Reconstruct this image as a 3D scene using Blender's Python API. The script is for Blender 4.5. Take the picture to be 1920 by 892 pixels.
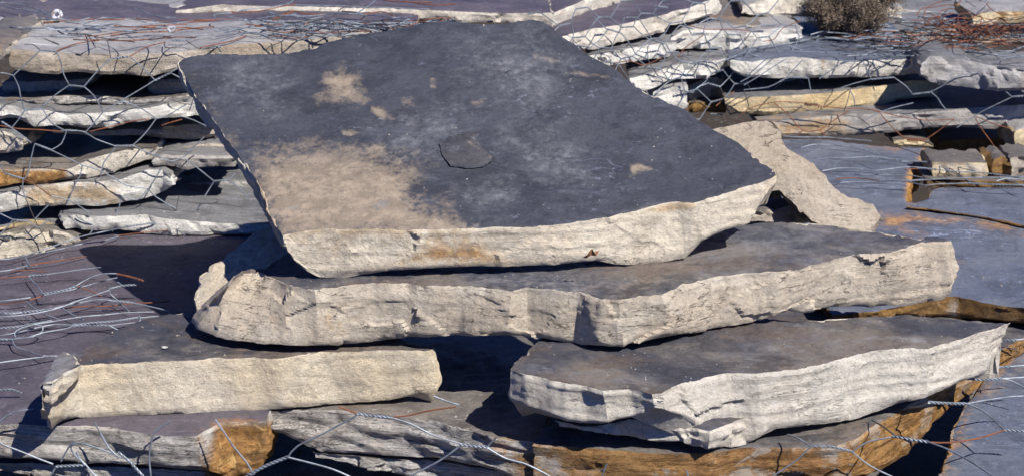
import bpy, math, random
import numpy as np
from mathutils import Vector
from mathutils.geometry import delaunay_2d_cdt

# ------------------------------------------------------------------ camera
D = 2.0                               # metres from the lens to the foot of the stack
PITCH = math.radians(17)
FPX = 1920 * D
_a = PITCH + math.atan(339 / FPX)
CAM = np.array([0, -D * math.cos(_a), D * math.sin(_a)])
scene = bpy.context.scene
for o in list(bpy.data.objects):
    bpy.data.objects.remove(o)
cd = bpy.data.cameras.new('camera')
cam = bpy.data.objects.new('camera', cd)
scene.collection.objects.link(cam)
cam.location = CAM
cam.rotation_euler = (math.pi / 2 - PITCH, 0, 0)
cd.sensor_width = 36
cd.lens = FPX / 1920 * 36
cd.clip_end = 200
cd.clip_start = 0.05
cd.dof.use_dof = True
cd.dof.focus_distance = 2.02
cd.dof.aperture_fstop = 22
scene.camera = cam

# ------------------------------------------------------------------ sky and sun
SUN = Vector((0.60, -0.74, 1.0)).normalized()
w = bpy.data.worlds.new('World')
scene.world = w
w.use_nodes = True
nt = w.node_tree
nt.nodes.clear()
sky = nt.nodes.new('ShaderNodeTexSky')
sky.sky_type = 'NISHITA'
sky.sun_disc = False
sky.sun_elevation = math.asin(SUN.z)
sky.sun_rotation = math.atan2(SUN.x, SUN.y)
bg = nt.nodes.new('ShaderNodeBackground')
bg.inputs['Strength'].default_value = 0.05
sky.ozone_density = 6.0
sky.dust_density = 0.3
sky.air_density = 0.8
sky.altitude = 1500
wo = nt.nodes.new('ShaderNodeOutputWorld')
tint = nt.nodes.new('ShaderNodeMix')            # the photograph's cool white balance for skylight
tint.data_type = 'RGBA'; tint.blend_type = 'MULTIPLY'; tint.inputs[0].default_value = 1.0
tint.inputs[7].default_value = (.36, .72, 1.5, 1)
nt.links.new(sky.outputs[0], tint.inputs[6])
nt.links.new(tint.outputs[2], bg.inputs[0])
nt.links.new(bg.outputs[0], wo.inputs[0])
sd = bpy.data.lights.new('sun', 'SUN')
sd.energy = 5.0
sd.angle = math.radians(0.5)
sd.color = (1.0, 0.955, 0.89)
so = bpy.data.objects.new('sun', sd)
scene.collection.objects.link(so)
so.rotation_euler = SUN.to_track_quat('Z', 'Y').to_euler()
vs = scene.view_settings
vs.view_transform = 'Standard'
vs.look = 'None'
vs.exposure = 0.62
vs.gamma = 1
scene.cycles.max_bounces = 5
scene.cycles.diffuse_bounces = 3

# ------------------------------------------------------------------ noise
def _h(ix, iy, iz, s):
    h = (ix.astype(np.int64) * 374761393 + iy.astype(np.int64) * 668265263 + iz.astype(np.int64) * 2147483647 + s * 974634777) & 0xffffffff
    h = ((h ^ (h >> 13)) * 1274126177) & 0xffffffff
    h = ((h ^ (h >> 16)) * 2246822519) & 0xffffffff
    return ((h ^ (h >> 15)) & 0xffff) / 65535.0 * 2 - 1

def vnoise(p, s=0):
    """value noise, p (n,3) -> (-1..1)"""
    i = np.floor(p)
    f = p - i
    f = f * f * f * (f * (f * 6 - 15) + 10)
    i = i.astype(np.int64)
    r = 0
    for dx in (0, 1):
        wx = f[:, 0] if dx else 1 - f[:, 0]
        for dy in (0, 1):
            wy = f[:, 1] if dy else 1 - f[:, 1]
            for dz in (0, 1):
                wz = f[:, 2] if dz else 1 - f[:, 2]
                r = r + wx * wy * wz * _h(i[:, 0] + dx, i[:, 1] + dy, i[:, 2] + dz, s)
    return r

def fbm(p, s=0, octv=4, gain=0.5):
    r = 0
    a = 1.0
    p = np.array(p, float)
    t = 0
    for k in range(octv):
        r = r + a * vnoise(p + 17.3 * k, s + k)
        t += a
        a *= gain
        p = p * 2.03
    return r / t

def facets(p, s=0):
    """chipped rock: each voronoi cell is a tilted plane; returns (-1..1)"""
    i0 = np.floor(p).astype(np.int64)
    best = np.full(len(p), 1e9)
    val = np.zeros(len(p))
    for dx in (-1, 0, 1):
        for dy in (-1, 0, 1):
            for dz in (-1, 0, 1):
                c = i0 + np.array([dx, dy, dz])
                jx = _h(c[:, 0], c[:, 1], c[:, 2], s) * .45 + .5
                jy = _h(c[:, 0], c[:, 1], c[:, 2], s + 7) * .45 + .5
                jz = _h(c[:, 0], c[:, 1], c[:, 2], s + 13) * .45 + .5
                d = p - (c + np.stack([jx, jy, jz], 1))
                dd = (d ** 2).sum(1)
                v = (_h(c[:, 0], c[:, 1], c[:, 2], s + 21) * .6
                     + _h(c[:, 0], c[:, 1], c[:, 2], s + 22) * d[:, 0] + _h(c[:, 0], c[:, 1], c[:, 2], s + 23) * d[:, 1]
                     + _h(c[:, 0], c[:, 1], c[:, 2], s + 24) * d[:, 2])
                m = dd < best
                best = np.where(m, dd, best)
                val = np.where(m, v, val)
    return val

def sstep(x, a, b):
    t = np.clip((x - a) / (b - a), 0, 1)
    return t * t * (3 - 2 * t)

# ------------------------------------------------------------------ from the photograph's pixels to points on real planes
_fw = np.array([0, math.cos(PITCH), -math.sin(PITCH)])
_up = np.array([0, math.sin(PITCH), math.cos(PITCH)])
def ray(px, py):
    return _fw + (px - 960) / FPX * np.array([1., 0, 0]) + (446 - py) / FPX * _up
def onz(px, py, z):
    d = ray(px, py); return CAM + d * (z - CAM[2]) / d[2]
def ony(px, py, Y):
    d = ray(px, py); return CAM + d * (Y - CAM[1]) / d[1]
def onp(px, py, p0, n):
    d = ray(px, py); return CAM + d * (np.dot(p0 - CAM, n) / np.dot(d, n))
def topx(P):
    v = P - CAM
    k = v @ _fw
    return np.stack([960 + FPX * v[:, 0] / k, 446 - FPX * (v @ _up) / k], 1)

def poly_sd(q, poly):
    """signed distance (inside positive) of q (n,2) to polygon"""
    poly = np.array(poly, float)
    d = np.full(len(q), 1e9)
    ins = np.zeros(len(q), bool)
    for k in range(len(poly)):
        a = poly[k]; b = poly[(k + 1) % len(poly)]
        ab = b - a
        t = np.clip(((q - a) @ ab) / (ab @ ab + 1e-9), 0, 1)
        d = np.minimum(d, np.hypot(*(q - a - t[:, None] * ab).T))
        c = ((a[1] > q[:, 1]) != (b[1] > q[:, 1]))
        with np.errstate(divide='ignore', invalid='ignore'):
            xx = (b[0] - a[0]) * (q[:, 1] - a[1]) / (b[1] - a[1] + 1e-12) + a[0]
        ins ^= c & (q[:, 0] < xx)
    return np.where(ins, d, -d)

def line_sd(q, pl, wd):
    pl = np.array(pl, float)
    d = np.full(len(q), 1e9)
    for a, b in zip(pl[:-1], pl[1:]):
        ab = b - a
        t = np.clip(((q - a) @ ab) / (ab @ ab + 1e-9), 0, 1)
        d = np.minimum(d, np.hypot(*(q - a - t[:, None] * ab).T))
    return wd - d

# ------------------------------------------------------------------ materials
def new_mat(name):
    m = bpy.data.materials.new(name)
    m.use_nodes = True
    n = m.node_tree
    n.nodes.clear()
    return m, n

class NB:
    def __init__(s, name):
        s.m, s.t = new_mat(name)
        s.co = s.t.nodes.new('ShaderNodeTexCoord').outputs['Object']
    def link(s, a, b): s.t.links.new(a, b)
    def mapping(s, sc, rot=(0, 0, 0), src=None):
        n = s.t.nodes.new('ShaderNodeMapping')
        n.inputs['Scale'].default_value = sc
        n.inputs['Rotation'].default_value = rot
        s.link(src or s.co, n.inputs[0])
        return n.outputs[0]
    def noise(s, scale, detail=5, rough=.6, vec=None, dist=0.0):
        n = s.t.nodes.new('ShaderNodeTexNoise')
        n.inputs['Scale'].default_value = scale
        n.inputs['Detail'].default_value = detail
        n.inputs['Roughness'].default_value = rough
        n.inputs['Distortion'].default_value = dist
        s.link(vec or s.co, n.inputs['Vector'])
        return n.outputs['Fac']
    def voro(s, scale, vec=None, feat='F1', out='Distance'):
        n = s.t.nodes.new('ShaderNodeTexVoronoi')
        n.feature = feat
        n.inputs['Scale'].default_value = scale
        s.link(vec or s.co, n.inputs['Vector'])
        return n.outputs[out]
    def ramp(s, f, a, b, c0=0., c1=1.):
        n = s.t.nodes.new('ShaderNodeMapRange')
        n.interpolation_type = 'SMOOTHSTEP'
        n.inputs['From Min'].default_value = a
        n.inputs['From Max'].default_value = b
        n.inputs['To Min'].default_value = c0
        n.inputs['To Max'].default_value = c1
        s.link(f, n.inputs['Value'])
        return n.outputs[0]
    def math(s, op, a, b=None, c=None):
        n = s.t.nodes.new('ShaderNodeMath')
        n.operation = op
        for k, v in enumerate((a, b, c)):
            if v is None: continue
            if isinstance(v, (int, float)): n.inputs[k].default_value = v
            else: s.link(v, n.inputs[k])
        return n.outputs[0]
    def mix(s, f, a, b, mode='MIX'):
        n = s.t.nodes.new('ShaderNodeMix')
        n.data_type = 'RGBA'
        n.blend_type = mode
        for k, v in ((0, f), (6, a), (7, b)):
            if isinstance(v, (int, float)): n.inputs[k].default_value = v
            elif isinstance(v, (tuple, list)): n.inputs[k].default_value = (*v[:3], 1)
            else: s.link(v, n.inputs[k])
        return n.outputs[2]
    def attr(s, name):
        n = s.t.nodes.new('ShaderNodeAttribute')
        n.attribute_name = name
        sp = s.t.nodes.new('ShaderNodeSeparateColor')
        s.link(n.outputs['Color'], sp.inputs[0])
        return sp.outputs[0], sp.outputs[1], sp.outputs[2]
    def bump(s, h, dist, strength=1.0, prev=None):
        n = s.t.nodes.new('ShaderNodeBump')
        n.inputs['Distance'].default_value = dist
        n.inputs['Strength'].default_value = strength
        s.link(h, n.inputs['Height'])
        if prev: s.link(prev, n.inputs['Normal'])
        return n.outputs[0]
    def finish(s, col, rough=.85, nrm=None, spec=.35, metal=0.):
        b = s.t.nodes.new('ShaderNodeBsdfPrincipled')
        o = s.t.nodes.new('ShaderNodeOutputMaterial')
        for k, v in (('Base Color', col), ('Roughness', rough), ('Metallic', metal)):
            if isinstance(v, (int, float)): b.inputs[k].default_value = v
            elif isinstance(v, (tuple, list)): b.inputs[k].default_value = (*v[:3], 1)
            else: s.link(v, b.inputs[k])
        b.inputs['Specular IOR Level'].default_value = spec
        if nrm: s.link(nrm, b.inputs['Normal'])
        s.link(b.outputs[0], o.inputs[0])
        return s.m

TAN = (.265, .212, .157)
RUST = (.46, .23, .065)
def stained(b, col, tan=TAN, pale=(.23, .235, .25), rust=RUST):
    """overlay the three weathering stains held in the mesh's stain attribute: earth, bruised pale, rust"""
    r, g, bl = b.attr('stain')
    n1 = b.noise(26, 8, .74, dist=.3)
    n2 = b.noise(120, 6, .75)
    nn = b.math('SUBTRACT', b.math('ADD', n1, b.math('MULTIPLY', n2, .6)), .8)
    def edge(m, k=2.4, soft=.16):
        v = b.math('ADD', m, b.math('MULTIPLY', nn, k))
        return b.math('MULTIPLY', b.ramp(v, .5 - soft, .5 + soft), b.ramp(m, .02, .3))
    tcol = b.mix(b.ramp(b.noise(50, 8, .75), .42, .60), tuple(c * .74 for c in tan), tuple(min(1, c * 1.1) for c in tan))
    tcol = b.mix(b.math('MULTIPLY', b.ramp(b.noise(150, 4, .7), .60, .68), .7), tcol, tuple(c * .38 for c in tan))
    tcol = b.mix(b.math('MULTIPLY', b.ramp(b.noise(19, 4, .7), .60, .66), .55), tcol, (.15, .15, .155))
    col = b.mix(b.math('MULTIPLY', edge(r, 2.0, .26), b.ramp(r, .3, .9, .55, .95)), col, tcol)
    pn = b.ramp(b.noise(70, 8, .8), .42, .62)
    col = b.mix(b.math('MULTIPLY', b.math('MULTIPLY', edge(g, 2.6, .45), b.ramp(g, .3, 1., .45, 1.)), b.math('MULTIPLY_ADD', pn, .6, .3)), col, pale)
    rn = b.noise(40, 8, .75)
    rc = b.mix(b.ramp(rn, .40, .54), tuple(c * .42 for c in rust), rust)
    rc = b.mix(b.ramp(b.noise(75, 6, .75, dist=1.), .55, .62), rc, (.60, .37, .13))
    col = b.mix(b.math('MULTIPLY', edge(bl, 2.0, .2), b.ramp(bl, .4, 1., .28, .95)), col, rc)
    return col

def mk_top(name, base, tint, lightc=None, seed=0., rough=.62, scuff=.5, brown=0.):
    """cleaved slate face"""
    b = NB(name)
    off = b.t.nodes.new('ShaderNodeVectorMath'); off.operation = 'ADD'
    off.inputs[1].default_value = (seed, seed * 1.7, seed * .6)
    b.link(b.co, off.inputs[0]); b.co = off.outputs[0]
    big = b.noise(5, 7, .66, dist=.6)
    med = b.noise(20, 9, .72, dist=.5)
    st = b.noise(26, 9, .74, vec=b.mapping((.45, 1.6, 1), rot=(0, 0, .25)), dist=.9)
    fine = b.noise(230, 5, .8)
    col = b.mix(b.ramp(big, .42, .58), base, tint)
    col = b.mix(b.ramp(med, .45, .62, .0, .6), col, tuple(c * .62 for c in base))
    if lightc is None: lightc = tuple(min(1, c * 2.0 + .015) for c in base)
    sc = b.math('MULTIPLY', b.ramp(st, .50, .66), b.ramp(b.noise(8, 6, .68), .44, .62))
    col = b.mix(b.math('MULTIPLY', sc, scuff), col, lightc)
    sp = b.math('MULTIPLY', b.ramp(b.noise(100, 4, .7), .60, .66), b.ramp(b.noise(10, 5, .65), .47, .6))
    col = b.mix(b.math('MULTIPLY', sp, min(1, scuff)), col, tuple(min(1, c * 3.2 + .03) for c in base))
    if brown:
        col = b.mix(b.math('MULTIPLY', b.ramp(b.noise(7, 7, .7, dist=.5), .47, .58), brown), col, (.13, .088, .058))
    col = b.mix(b.ramp(fine, .5, .38, 0, .45), col, tuple(c * .5 for c in base))
    col = b.mix(b.ramp(fine, .56, .68, 0, .35), col, tuple(c * 1.9 for c in base))
    # pin-prick crystal specks, thin pale scratches
    vv = b.voro(85)
    speck = b.math('MULTIPLY', b.ramp(vv, .09, .05), b.ramp(b.noise(14, 2, .5), .54, .6))
    col = b.mix(b.math('MULTIPLY', speck, .6), col, (.42, .41, .39))
    scr = b.noise(5, 4, .6, vec=b.mapping((.5, 2.2, 1), rot=(0, 0, .3)), dist=1.2)
    scrk = b.math('MULTIPLY', b.ramp(b.math('ABSOLUTE', b.math('SUBTRACT', scr, .5)), .0, .004, 1, 0), b.ramp(b.noise(18, 4, .6), .54, .6))
    col = b.mix(b.math('MULTIPLY', scrk, .6), col, tuple(c * 3.4 for c in base))
    step = b.noise(13, 7, .62, vec=b.mapping((.7, 1.4, 1)), dist=.7)
    lip = b.ramp(b.math('ABSOLUTE', b.math('SUBTRACT', b.math('FRACT', b.math('ADD', b.math('DIVIDE', step, .085), .5)), .5)), .0, .045, 1, 0)
    lip = b.math('MULTIPLY', lip, b.ramp(b.noise(15, 4, .6), .48, .58))
    col = b.mix(b.math('MULTIPLY', lip, .55), col, tuple(min(1, c * 2.6 + .02) for c in base))
    deep = b.math('MULTIPLY', b.ramp(b.noise(11, 7, .7, dist=.8), .55, .60), .45)
    col = b.mix(deep, col, tuple(c * .5 for c in base))
    col = stained(b, col)
    n = b.t.nodes.new('ShaderNodeMath'); n.operation = 'SNAP'
    n.inputs[1].default_value = .085
    b.link(step, n.inputs[0])
    fr = b.math('FRACT', b.math('DIVIDE', step, .085))
    nr = b.bump(n.outputs[0], .012, .8)
    nr = b.bump(med, .006, .5, nr)
    nr = b.bump(st, .0022, .6, nr)
    nr = b.bump(fine, .0009, .6, nr)
    return b.finish(col, b.ramp(med, .3, .7, rough + .1, rough - .06), nr, spec=.42)

def mk_side(name, base, dark=None, warm=None, seed=0., strata=.5, vein=.35, grain=1., tilt=0., white=.3, patch=None):
    """broken edge of a slab: rough quartzite/sandstone grain, faint bedding"""
    b = NB(name)
    off = b.t.nodes.new('ShaderNodeVectorMath'); off.operation = 'ADD'
    off.inputs[1].default_value = (seed * 2.1, seed, seed * .37)
    b.link(b.co, off.inputs[0]); b.co = off.outputs[0]
    dark = dark or tuple(c * .58 for c in base)
    warm = warm or (base[0] * 1.0, base[1] * .82, base[2] * .62)
    big = b.noise(7, 5, .6, dist=.5)
    med = b.noise(32, 9, .72, dist=.25)
    fine = b.noise(210, 6, .8)
    grit = b.noise(620, 3, .8)
    bedv = b.mapping((9, 9, 100), rot=(.05, tilt, 0))
    bed = b.noise(1.0, 8, .7, vec=bedv, dist=1.2)
    bedf = b.noise(2.7, 6, .75, vec=bedv, dist=.8)
    col = b.mix(b.ramp(big, .42, .60, 0, .85), base, warm)
    col = b.mix(b.ramp(b.noise(16, 7, .65, dist=.4), .48, .62, .0, .30), col, dark)
    col = b.mix(b.ramp(med, .48, .34, 0, .45), col, dark)
    col = b.mix(b.ramp(bed, .50, .66, 0, strata), col, dark)
    col = b.mix(b.ramp(fine, .53, .38, 0, .48), col, tuple(c * .50 for c in base))
    col = b.mix(b.ramp(fine, .56, .68, 0, .5), col, tuple(min(.85, c * 1.35) for c in base))
    col = b.mix(b.ramp(grit, .45, .35, 0, .35), col, tuple(c * .45 for c in base))
    wh = b.math('MULTIPLY', b.ramp(b.noise(85, 6, .75), .55, .64), b.ramp(b.noise(12, 5, .65), .46, .6))
    col = b.mix(b.math('MULTIPLY', wh, white), col, (.70, .68, .64))
    # hairline cracks that follow the bedding
    cr = b.noise(1.2, 5, .6, vec=b.mapping((8, 8, 46), rot=(.08, tilt * 1.3 + .04, 0)), dist=1.6)
    if strata > .6:      # fine dark bedding partings
        ln = b.ramp(b.math('ABSOLUTE', b.math('SUBTRACT', b.noise(1.9, 6, .7, vec=bedv, dist=.5), .5)), .0, .022, 1, 0)
        ln = b.math('MULTIPLY', ln, b.ramp(b.noise(20, 4, .6, vec=b.mapping((1, 1, 3))), .42, .54))
        col = b.mix(b.math('MULTIPLY', ln, .8), col, tuple(c * .22 for c in base))
    crk = b.ramp(b.math('ABSOLUTE', b.math('SUBTRACT', cr, .5)), .0, .011, 1, 0)
    crk = b.math('MULTIPLY', crk, b.ramp(b.noise(13, 4, .6), .49, .56))
    col = b.mix(b.math('MULTIPLY', crk, min(1., vein * 1.3)), col, tuple(c * .14 for c in base))
    if patch: col = b.mix(b.math('MULTIPLY', b.ramp(b.noise(14, 7, .72, vec=b.mapping((1, 1, 2.5)), dist=.6), .52, .57), patch[1]), col, patch[0])
    col = stained(b, col, tan=(.54, .40, .25), pale=(.72, .70, .66))
    nr = b.bump(med, .007 * grain, .7)
    if strata > .6: nr = b.bump(ln, -.004, 1., nr)
    nr = b.bump(bed, .006, .3 + strata * .7, nr)
    nr = b.bump(bedf, .003, .3 + strata * .7, nr)
    nr = b.bump(fine, .0032 * grain, .95, nr)
    nr = b.bump(grit, .0012 * grain, .8, nr)
    nr = b.bump(crk, -.004, min(1., vein * 1.6), nr)
    return b.finish(col, .95, nr, spec=.15)

# ------------------------------------------------------------------ slab builder
def tag(o, label=None, cat=None, group=None, kind=None):
    if label: o['label'] = label
    if cat: o['category'] = cat
    if group: o['group'] = group
    if kind or cat: o['kind'] = kind or 'thing'
    return o

def link_mesh(name, verts, faces, mats, fmat=None, masks=None, smooth=True, parent=None, origin=None):
    """one mesh object; its origin at the middle of its base"""
    V = np.asarray(verts, float)
    if origin is None:
        origin = np.array([V[:, 0].mean(), V[:, 1].mean(), V[:, 2].min()])
    me = bpy.data.meshes.new(name)
    me.from_pydata((V - origin).tolist(), [], faces)
    for m in mats: me.materials.append(m)
    if fmat is not None: me.polygons.foreach_set('material_index', np.asarray(fmat, np.int32))
    if smooth: me.polygons.foreach_set('use_smooth', np.ones(len(me.polygons), bool))
    if masks is not None:
        at = me.color_attributes.new('stain', 'FLOAT_COLOR', 'POINT')
        c = np.ones((len(V), 4), np.float32); c[:, :3] = masks
        at.data.foreach_set('color', c.ravel())
    me.validate()
    me.update()
    if smooth:
        me.set_sharp_from_angle(angle=math.radians(38))
    o = bpy.data.objects.new(name, me)
    scene.collection.objects.link(o)
    if parent is not None:
        o.parent = parent
        o.location = Vector(origin) - parent.location
    else:
        o.location = origin
    return o

def resample(T, B, ds, corner=None):
    T = np.array(T); B = np.array(B)
    n = len(T)
    T2 = np.vstack([T, T[:1]]); B2 = np.vstack([B, B[:1]])
    seg = np.maximum(np.linalg.norm(np.diff(T2, axis=0), axis=1), np.linalg.norm(np.diff(B2, axis=0), axis=1) * .7)
    To, Bo, So = [], [], []
    s0 = 0
    for k in range(n):
        m = max(1, int(round(seg[k] / ds)))
        t = (np.arange(m) / m)[:, None]
        To.append(T2[k] * (1 - t) + T2[k + 1] * t)
        Bo.append(B2[k] * (1 - t) + B2[k + 1] * t)
        So.append(s0 + t[:, 0] * seg[k]); s0 += seg[k]
    return np.vstack(To), np.vstack(Bo), np.concatenate(So)

def solid(T, B, zf, ds=.004, seed=1, jag=.0022, rough=.0035, facet=.004, strata=.0015, chip=.004, und=.0012, tstep=.0007,
          nrm=(0, 0, 1), ffreq=38., bulge=0., bed_tilt=0., topgrid=None):
    """closed rock body between the top rim T and the bottom rim B (both (n,3), same order, seen from above counter-clockwise)"""
    T = np.array(T, float); B = np.array(B, float)
    a = np.sum(T[:, 0] * np.roll(T[:, 1], -1) - np.roll(T[:, 0], -1) * T[:, 1])
    if a < 0: T = T[::-1]; B = B[::-1]
    T, B, S = resample(T, B, ds)
    n = len(T)
    M = (T + B) / 2
    # outward direction from a smoothed outline
    kk = max(2, int(.012 / ds))
    d = np.roll(M, -kk, 0) - np.roll(M, kk, 0)
    out = np.stack([d[:, 1], -d[:, 0], 0 * d[:, 0]], 1)
    out /= (np.linalg.norm(out, axis=1)[:, None] + 1e-9)
    ker = np.ones(2 * kk + 1) / (2 * kk + 1)
    for c in (0, 1):
        out[:, c] = np.convolve(np.concatenate([out[-kk:, c], out[:, c], out[:kk, c]]), ker, 'valid')
    out /= (np.linalg.norm(out, axis=1)[:, None] + 1e-9)
    # jagged outline: shared and independent parts
    sh = fbm(M * 45, seed, 5, .6)
    T = T + out * (jag * (sh + .8 * fbm(T * 70, seed + 5, 4, .6)))[:, None]
    B = B + out * (jag * (sh + 1.2 * fbm(B * 70, seed + 9, 4, .6)))[:, None]
    B[:, 2] += jag * .8 * fbm(B * 60, seed + 3, 4, .6)
    # little chips knocked off the upper edge
    ch = sstep(fbm(M * 55, seed + 30, 3, .55), .18, .55)
    th = np.linalg.norm(T - B, axis=1)
    th_m = np.median(th)
    nr = int(max(4, min(40, th.max() / ds)))
    v = np.linspace(0, 1, nr + 1)
    rows = []
    for j in range(nr + 1):
        P = T * (1 - v[j]) + B * v[j]
        q = P.copy()
        if bed_tilt: q[:, 2] += bed_tilt * q[:, 0]
        dd = rough * fbm(P * 30, seed + 40, 5, .58)
        dd = dd + facet * facets(P * ffreq * np.array([1, 1, 1.25]), seed + 50)
        dd = dd + facet * .28 * facets(P * ffreq * 2.3 + 9.1, seed + 60)
        dd = dd + strata * vnoise(q * np.array([14, 14, 210]), seed + 70) + strata * .8 * vnoise(q * np.array([30, 30, 90]), seed + 71)
        dd = dd + bulge * (1 - (2 * v[j] - 1) ** 2)
        env = 1.0
        if v[j] < .12: env = .35 + .65 * v[j] / .12
        dd = dd * env
        dd = dd - chip * ch * max(0, 1 - v[j] * th_m / (chip * 2.2))
        dd = dd - .0028 * max(0., (v[j] - .86) / .14) ** 2 - .0006 * (j == 0)
        rows.append(P + out * dd[:, None])
    rows[0][:, 2] -= chip * .45 * ch
    # top: heights follow the plane zf plus cleavage undulation
    R0 = rows[0]
    tg = topgrid or ds * 1.25
    lo = R0[:, :2].min(0); hi = R0[:, :2].max(0)
    gx, gy = np.meshgrid(np.arange(lo[0], hi[0], tg), np.arange(lo[1], hi[1], tg))
    g = np.stack([gx.ravel(), gy.ravel()], 1)
    rs = np.random.RandomState(seed)
    g += (rs.rand(*g.shape) - .5) * tg * .5
    dist = poly_sd(g, R0[:, :2]) if len(g) * n < 6e7 else poly_sd(g, R0[::3, :2])
    g = g[dist > tg * .6]
    dist = dist[dist > tg * .6]
    pts = [Vector(p) for p in R0[:, :2]] + [Vector(p) for p in g]
    edges = [(i, (i + 1) % n) for i in range(n)]
    ov, oe, of, orig, _, _ = delaunay_2d_cdt(pts, edges, [], 1, 1e-7)
    def topz(x, y, dd):
        P = np.stack([x, y, 0 * x], 1)
        z = zf(x, y)
        z = z + und * fbm(P * 9, seed + 80, 4, .5)
        f = fbm(P * np.array([14, 26, 1]), seed + 81, 4, .5) * 4 + z * 40
        st = np.floor(f) + sstep(f - np.floor(f), .45, .55)
        z = z + tstep * (st - f) + tstep * .8 * fbm(P * 55, seed + 82, 3)
        return z - .0009 * np.exp(-np.maximum(dd, 0) / .003)
    oxy = np.array([[p[0], p[1]] for p in ov])
    Z = np.zeros(len(ov))
    dall = np.concatenate([np.zeros(n), dist])
    dm = np.array([dall[o_[0]] if len(o_) else 0. for o_ in orig])
    Z = topz(oxy[:, 0], oxy[:, 1], dm)
    idx = {}
    tilted = abs(nrm[2]) < .999
    verts = []
    base_rows = [r.copy() for r in rows]
    # rim heights of the first row follow the top surface minus its chips
    z0 = topz(R0[:, 0], R0[:, 1], np.zeros(n))
    base_rows[0][:, 2] = z0 - chip * .45 * ch
    verts = [p for r in base_rows for p in r]
    tmap = np.zeros(len(ov), int)
    for k in range(len(ov)):
        o_ = orig[k]
        if len(o_) and min(o_) < n: tmap[k] = min(o_)
        else:
            tmap[k] = len(verts)
            verts.append(np.array([oxy[k, 0], oxy[k, 1], Z[k]]))
    faces, fm = [], []
    for f_ in of:
        f2 = [int(tmap[i]) for i in f_]
        if len(set(f2)) < 3: continue
        faces.append(f2); fm.append(0)
    for j in range(nr):
        for i in range(n):
            i2 = (i + 1) % n
            faces.append((j * n + i, (j + 1) * n + i, (j + 1) * n + i2, j * n + i2)); fm.append(1)
    # underside
    RB = base_rows[-1]
    ov, oe, of, orig, _, _ = delaunay_2d_cdt([Vector(p) for p in RB[:, :2]], edges, [], 1, 1e-7)
    bm = []
    for k in range(len(ov)):
        o_ = orig[k]
        if len(o_): bm.append(nr * n + min(o_))
        else:
            near = np.argmin((RB[:, 0] - ov[k][0]) ** 2 + (RB[:, 1] - ov[k][1]) ** 2)
            bm.append(len(verts)); verts.append(np.array([ov[k][0], ov[k][1], RB[near, 2]]))
    for f_ in of:
        f2 = [int(bm[i]) for i in f_][::-1]
        if len(set(f2)) < 3: continue
        faces.append(f2); fm.append(1)
    return np.array(verts), faces, fm

def fix_up(faces, V):
    return faces

GROUP = {'stack': 'slabs of the loose stack in front', 'cage': 'stone slabs caged in wire netting'}

def make_slab(name, label, bodies, top, side, stains=(), group='stone slabs piled in the yard', cat='stone slab', parent=None):
    """bodies: list of (verts, faces, fmat)"""
    V, F, M = [], [], []
    for v, f, m in bodies:
        b0 = sum(len(x) for x in V)
        V.append(v)
        F += [tuple(i + b0 for i in q) for q in f]
        M += m
    V = np.vstack(V)
    masks = np.zeros((len(V), 3))
    if stains:
        q = topx(V)
        for s in stains:
            ch, kind, pts, soft = s[:4]
            strength = s[4] if len(s) > 4 else 1.
            sdv = poly_sd(q, pts) if kind == 'p' else line_sd(q, pts, s[5])
            mval = np.clip(.5 + sdv / soft * .5, 0, 1) * strength
            if len(s) > 6:                                   # only on surfaces near this depth
                mval = mval * (np.abs(V[:, 1] - s[6]) < .12)
            masks[:, 'tpr'.index(ch)] = np.maximum(masks[:, 'tpr'.index(ch)], mval)
    o = link_mesh(name, V, F, [top, side], M, masks, parent=parent)
    # crisp arris between face and broken edge
    if parent is None:
        tag(o, label, cat, group)
    elif label:
        o['label'] = label
    return o

def merge_front(top, bot):
    """two polylines of the same front edge -> rim points (x, y, bx, by)"""
    t = np.array(top, float); b = np.array(bot, float)
    tt = (t[:, 0] - t[0, 0]) / (t[-1, 0] - t[0, 0])
    tb = (b[:, 0] - b[0, 0]) / (b[-1, 0] - b[0, 0])
    tt = np.maximum.accumulate(tt); tb = np.maximum.accumulate(tb)
    u = np.unique(np.round(np.concatenate([tt, tb]), 4))
    return [(np.interp(s, tt, t[:, 0]), np.interp(s, tt, t[:, 1]), np.interp(s, tb, b[:, 0]), np.interp(s, tb, b[:, 1])) for s in u]

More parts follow.
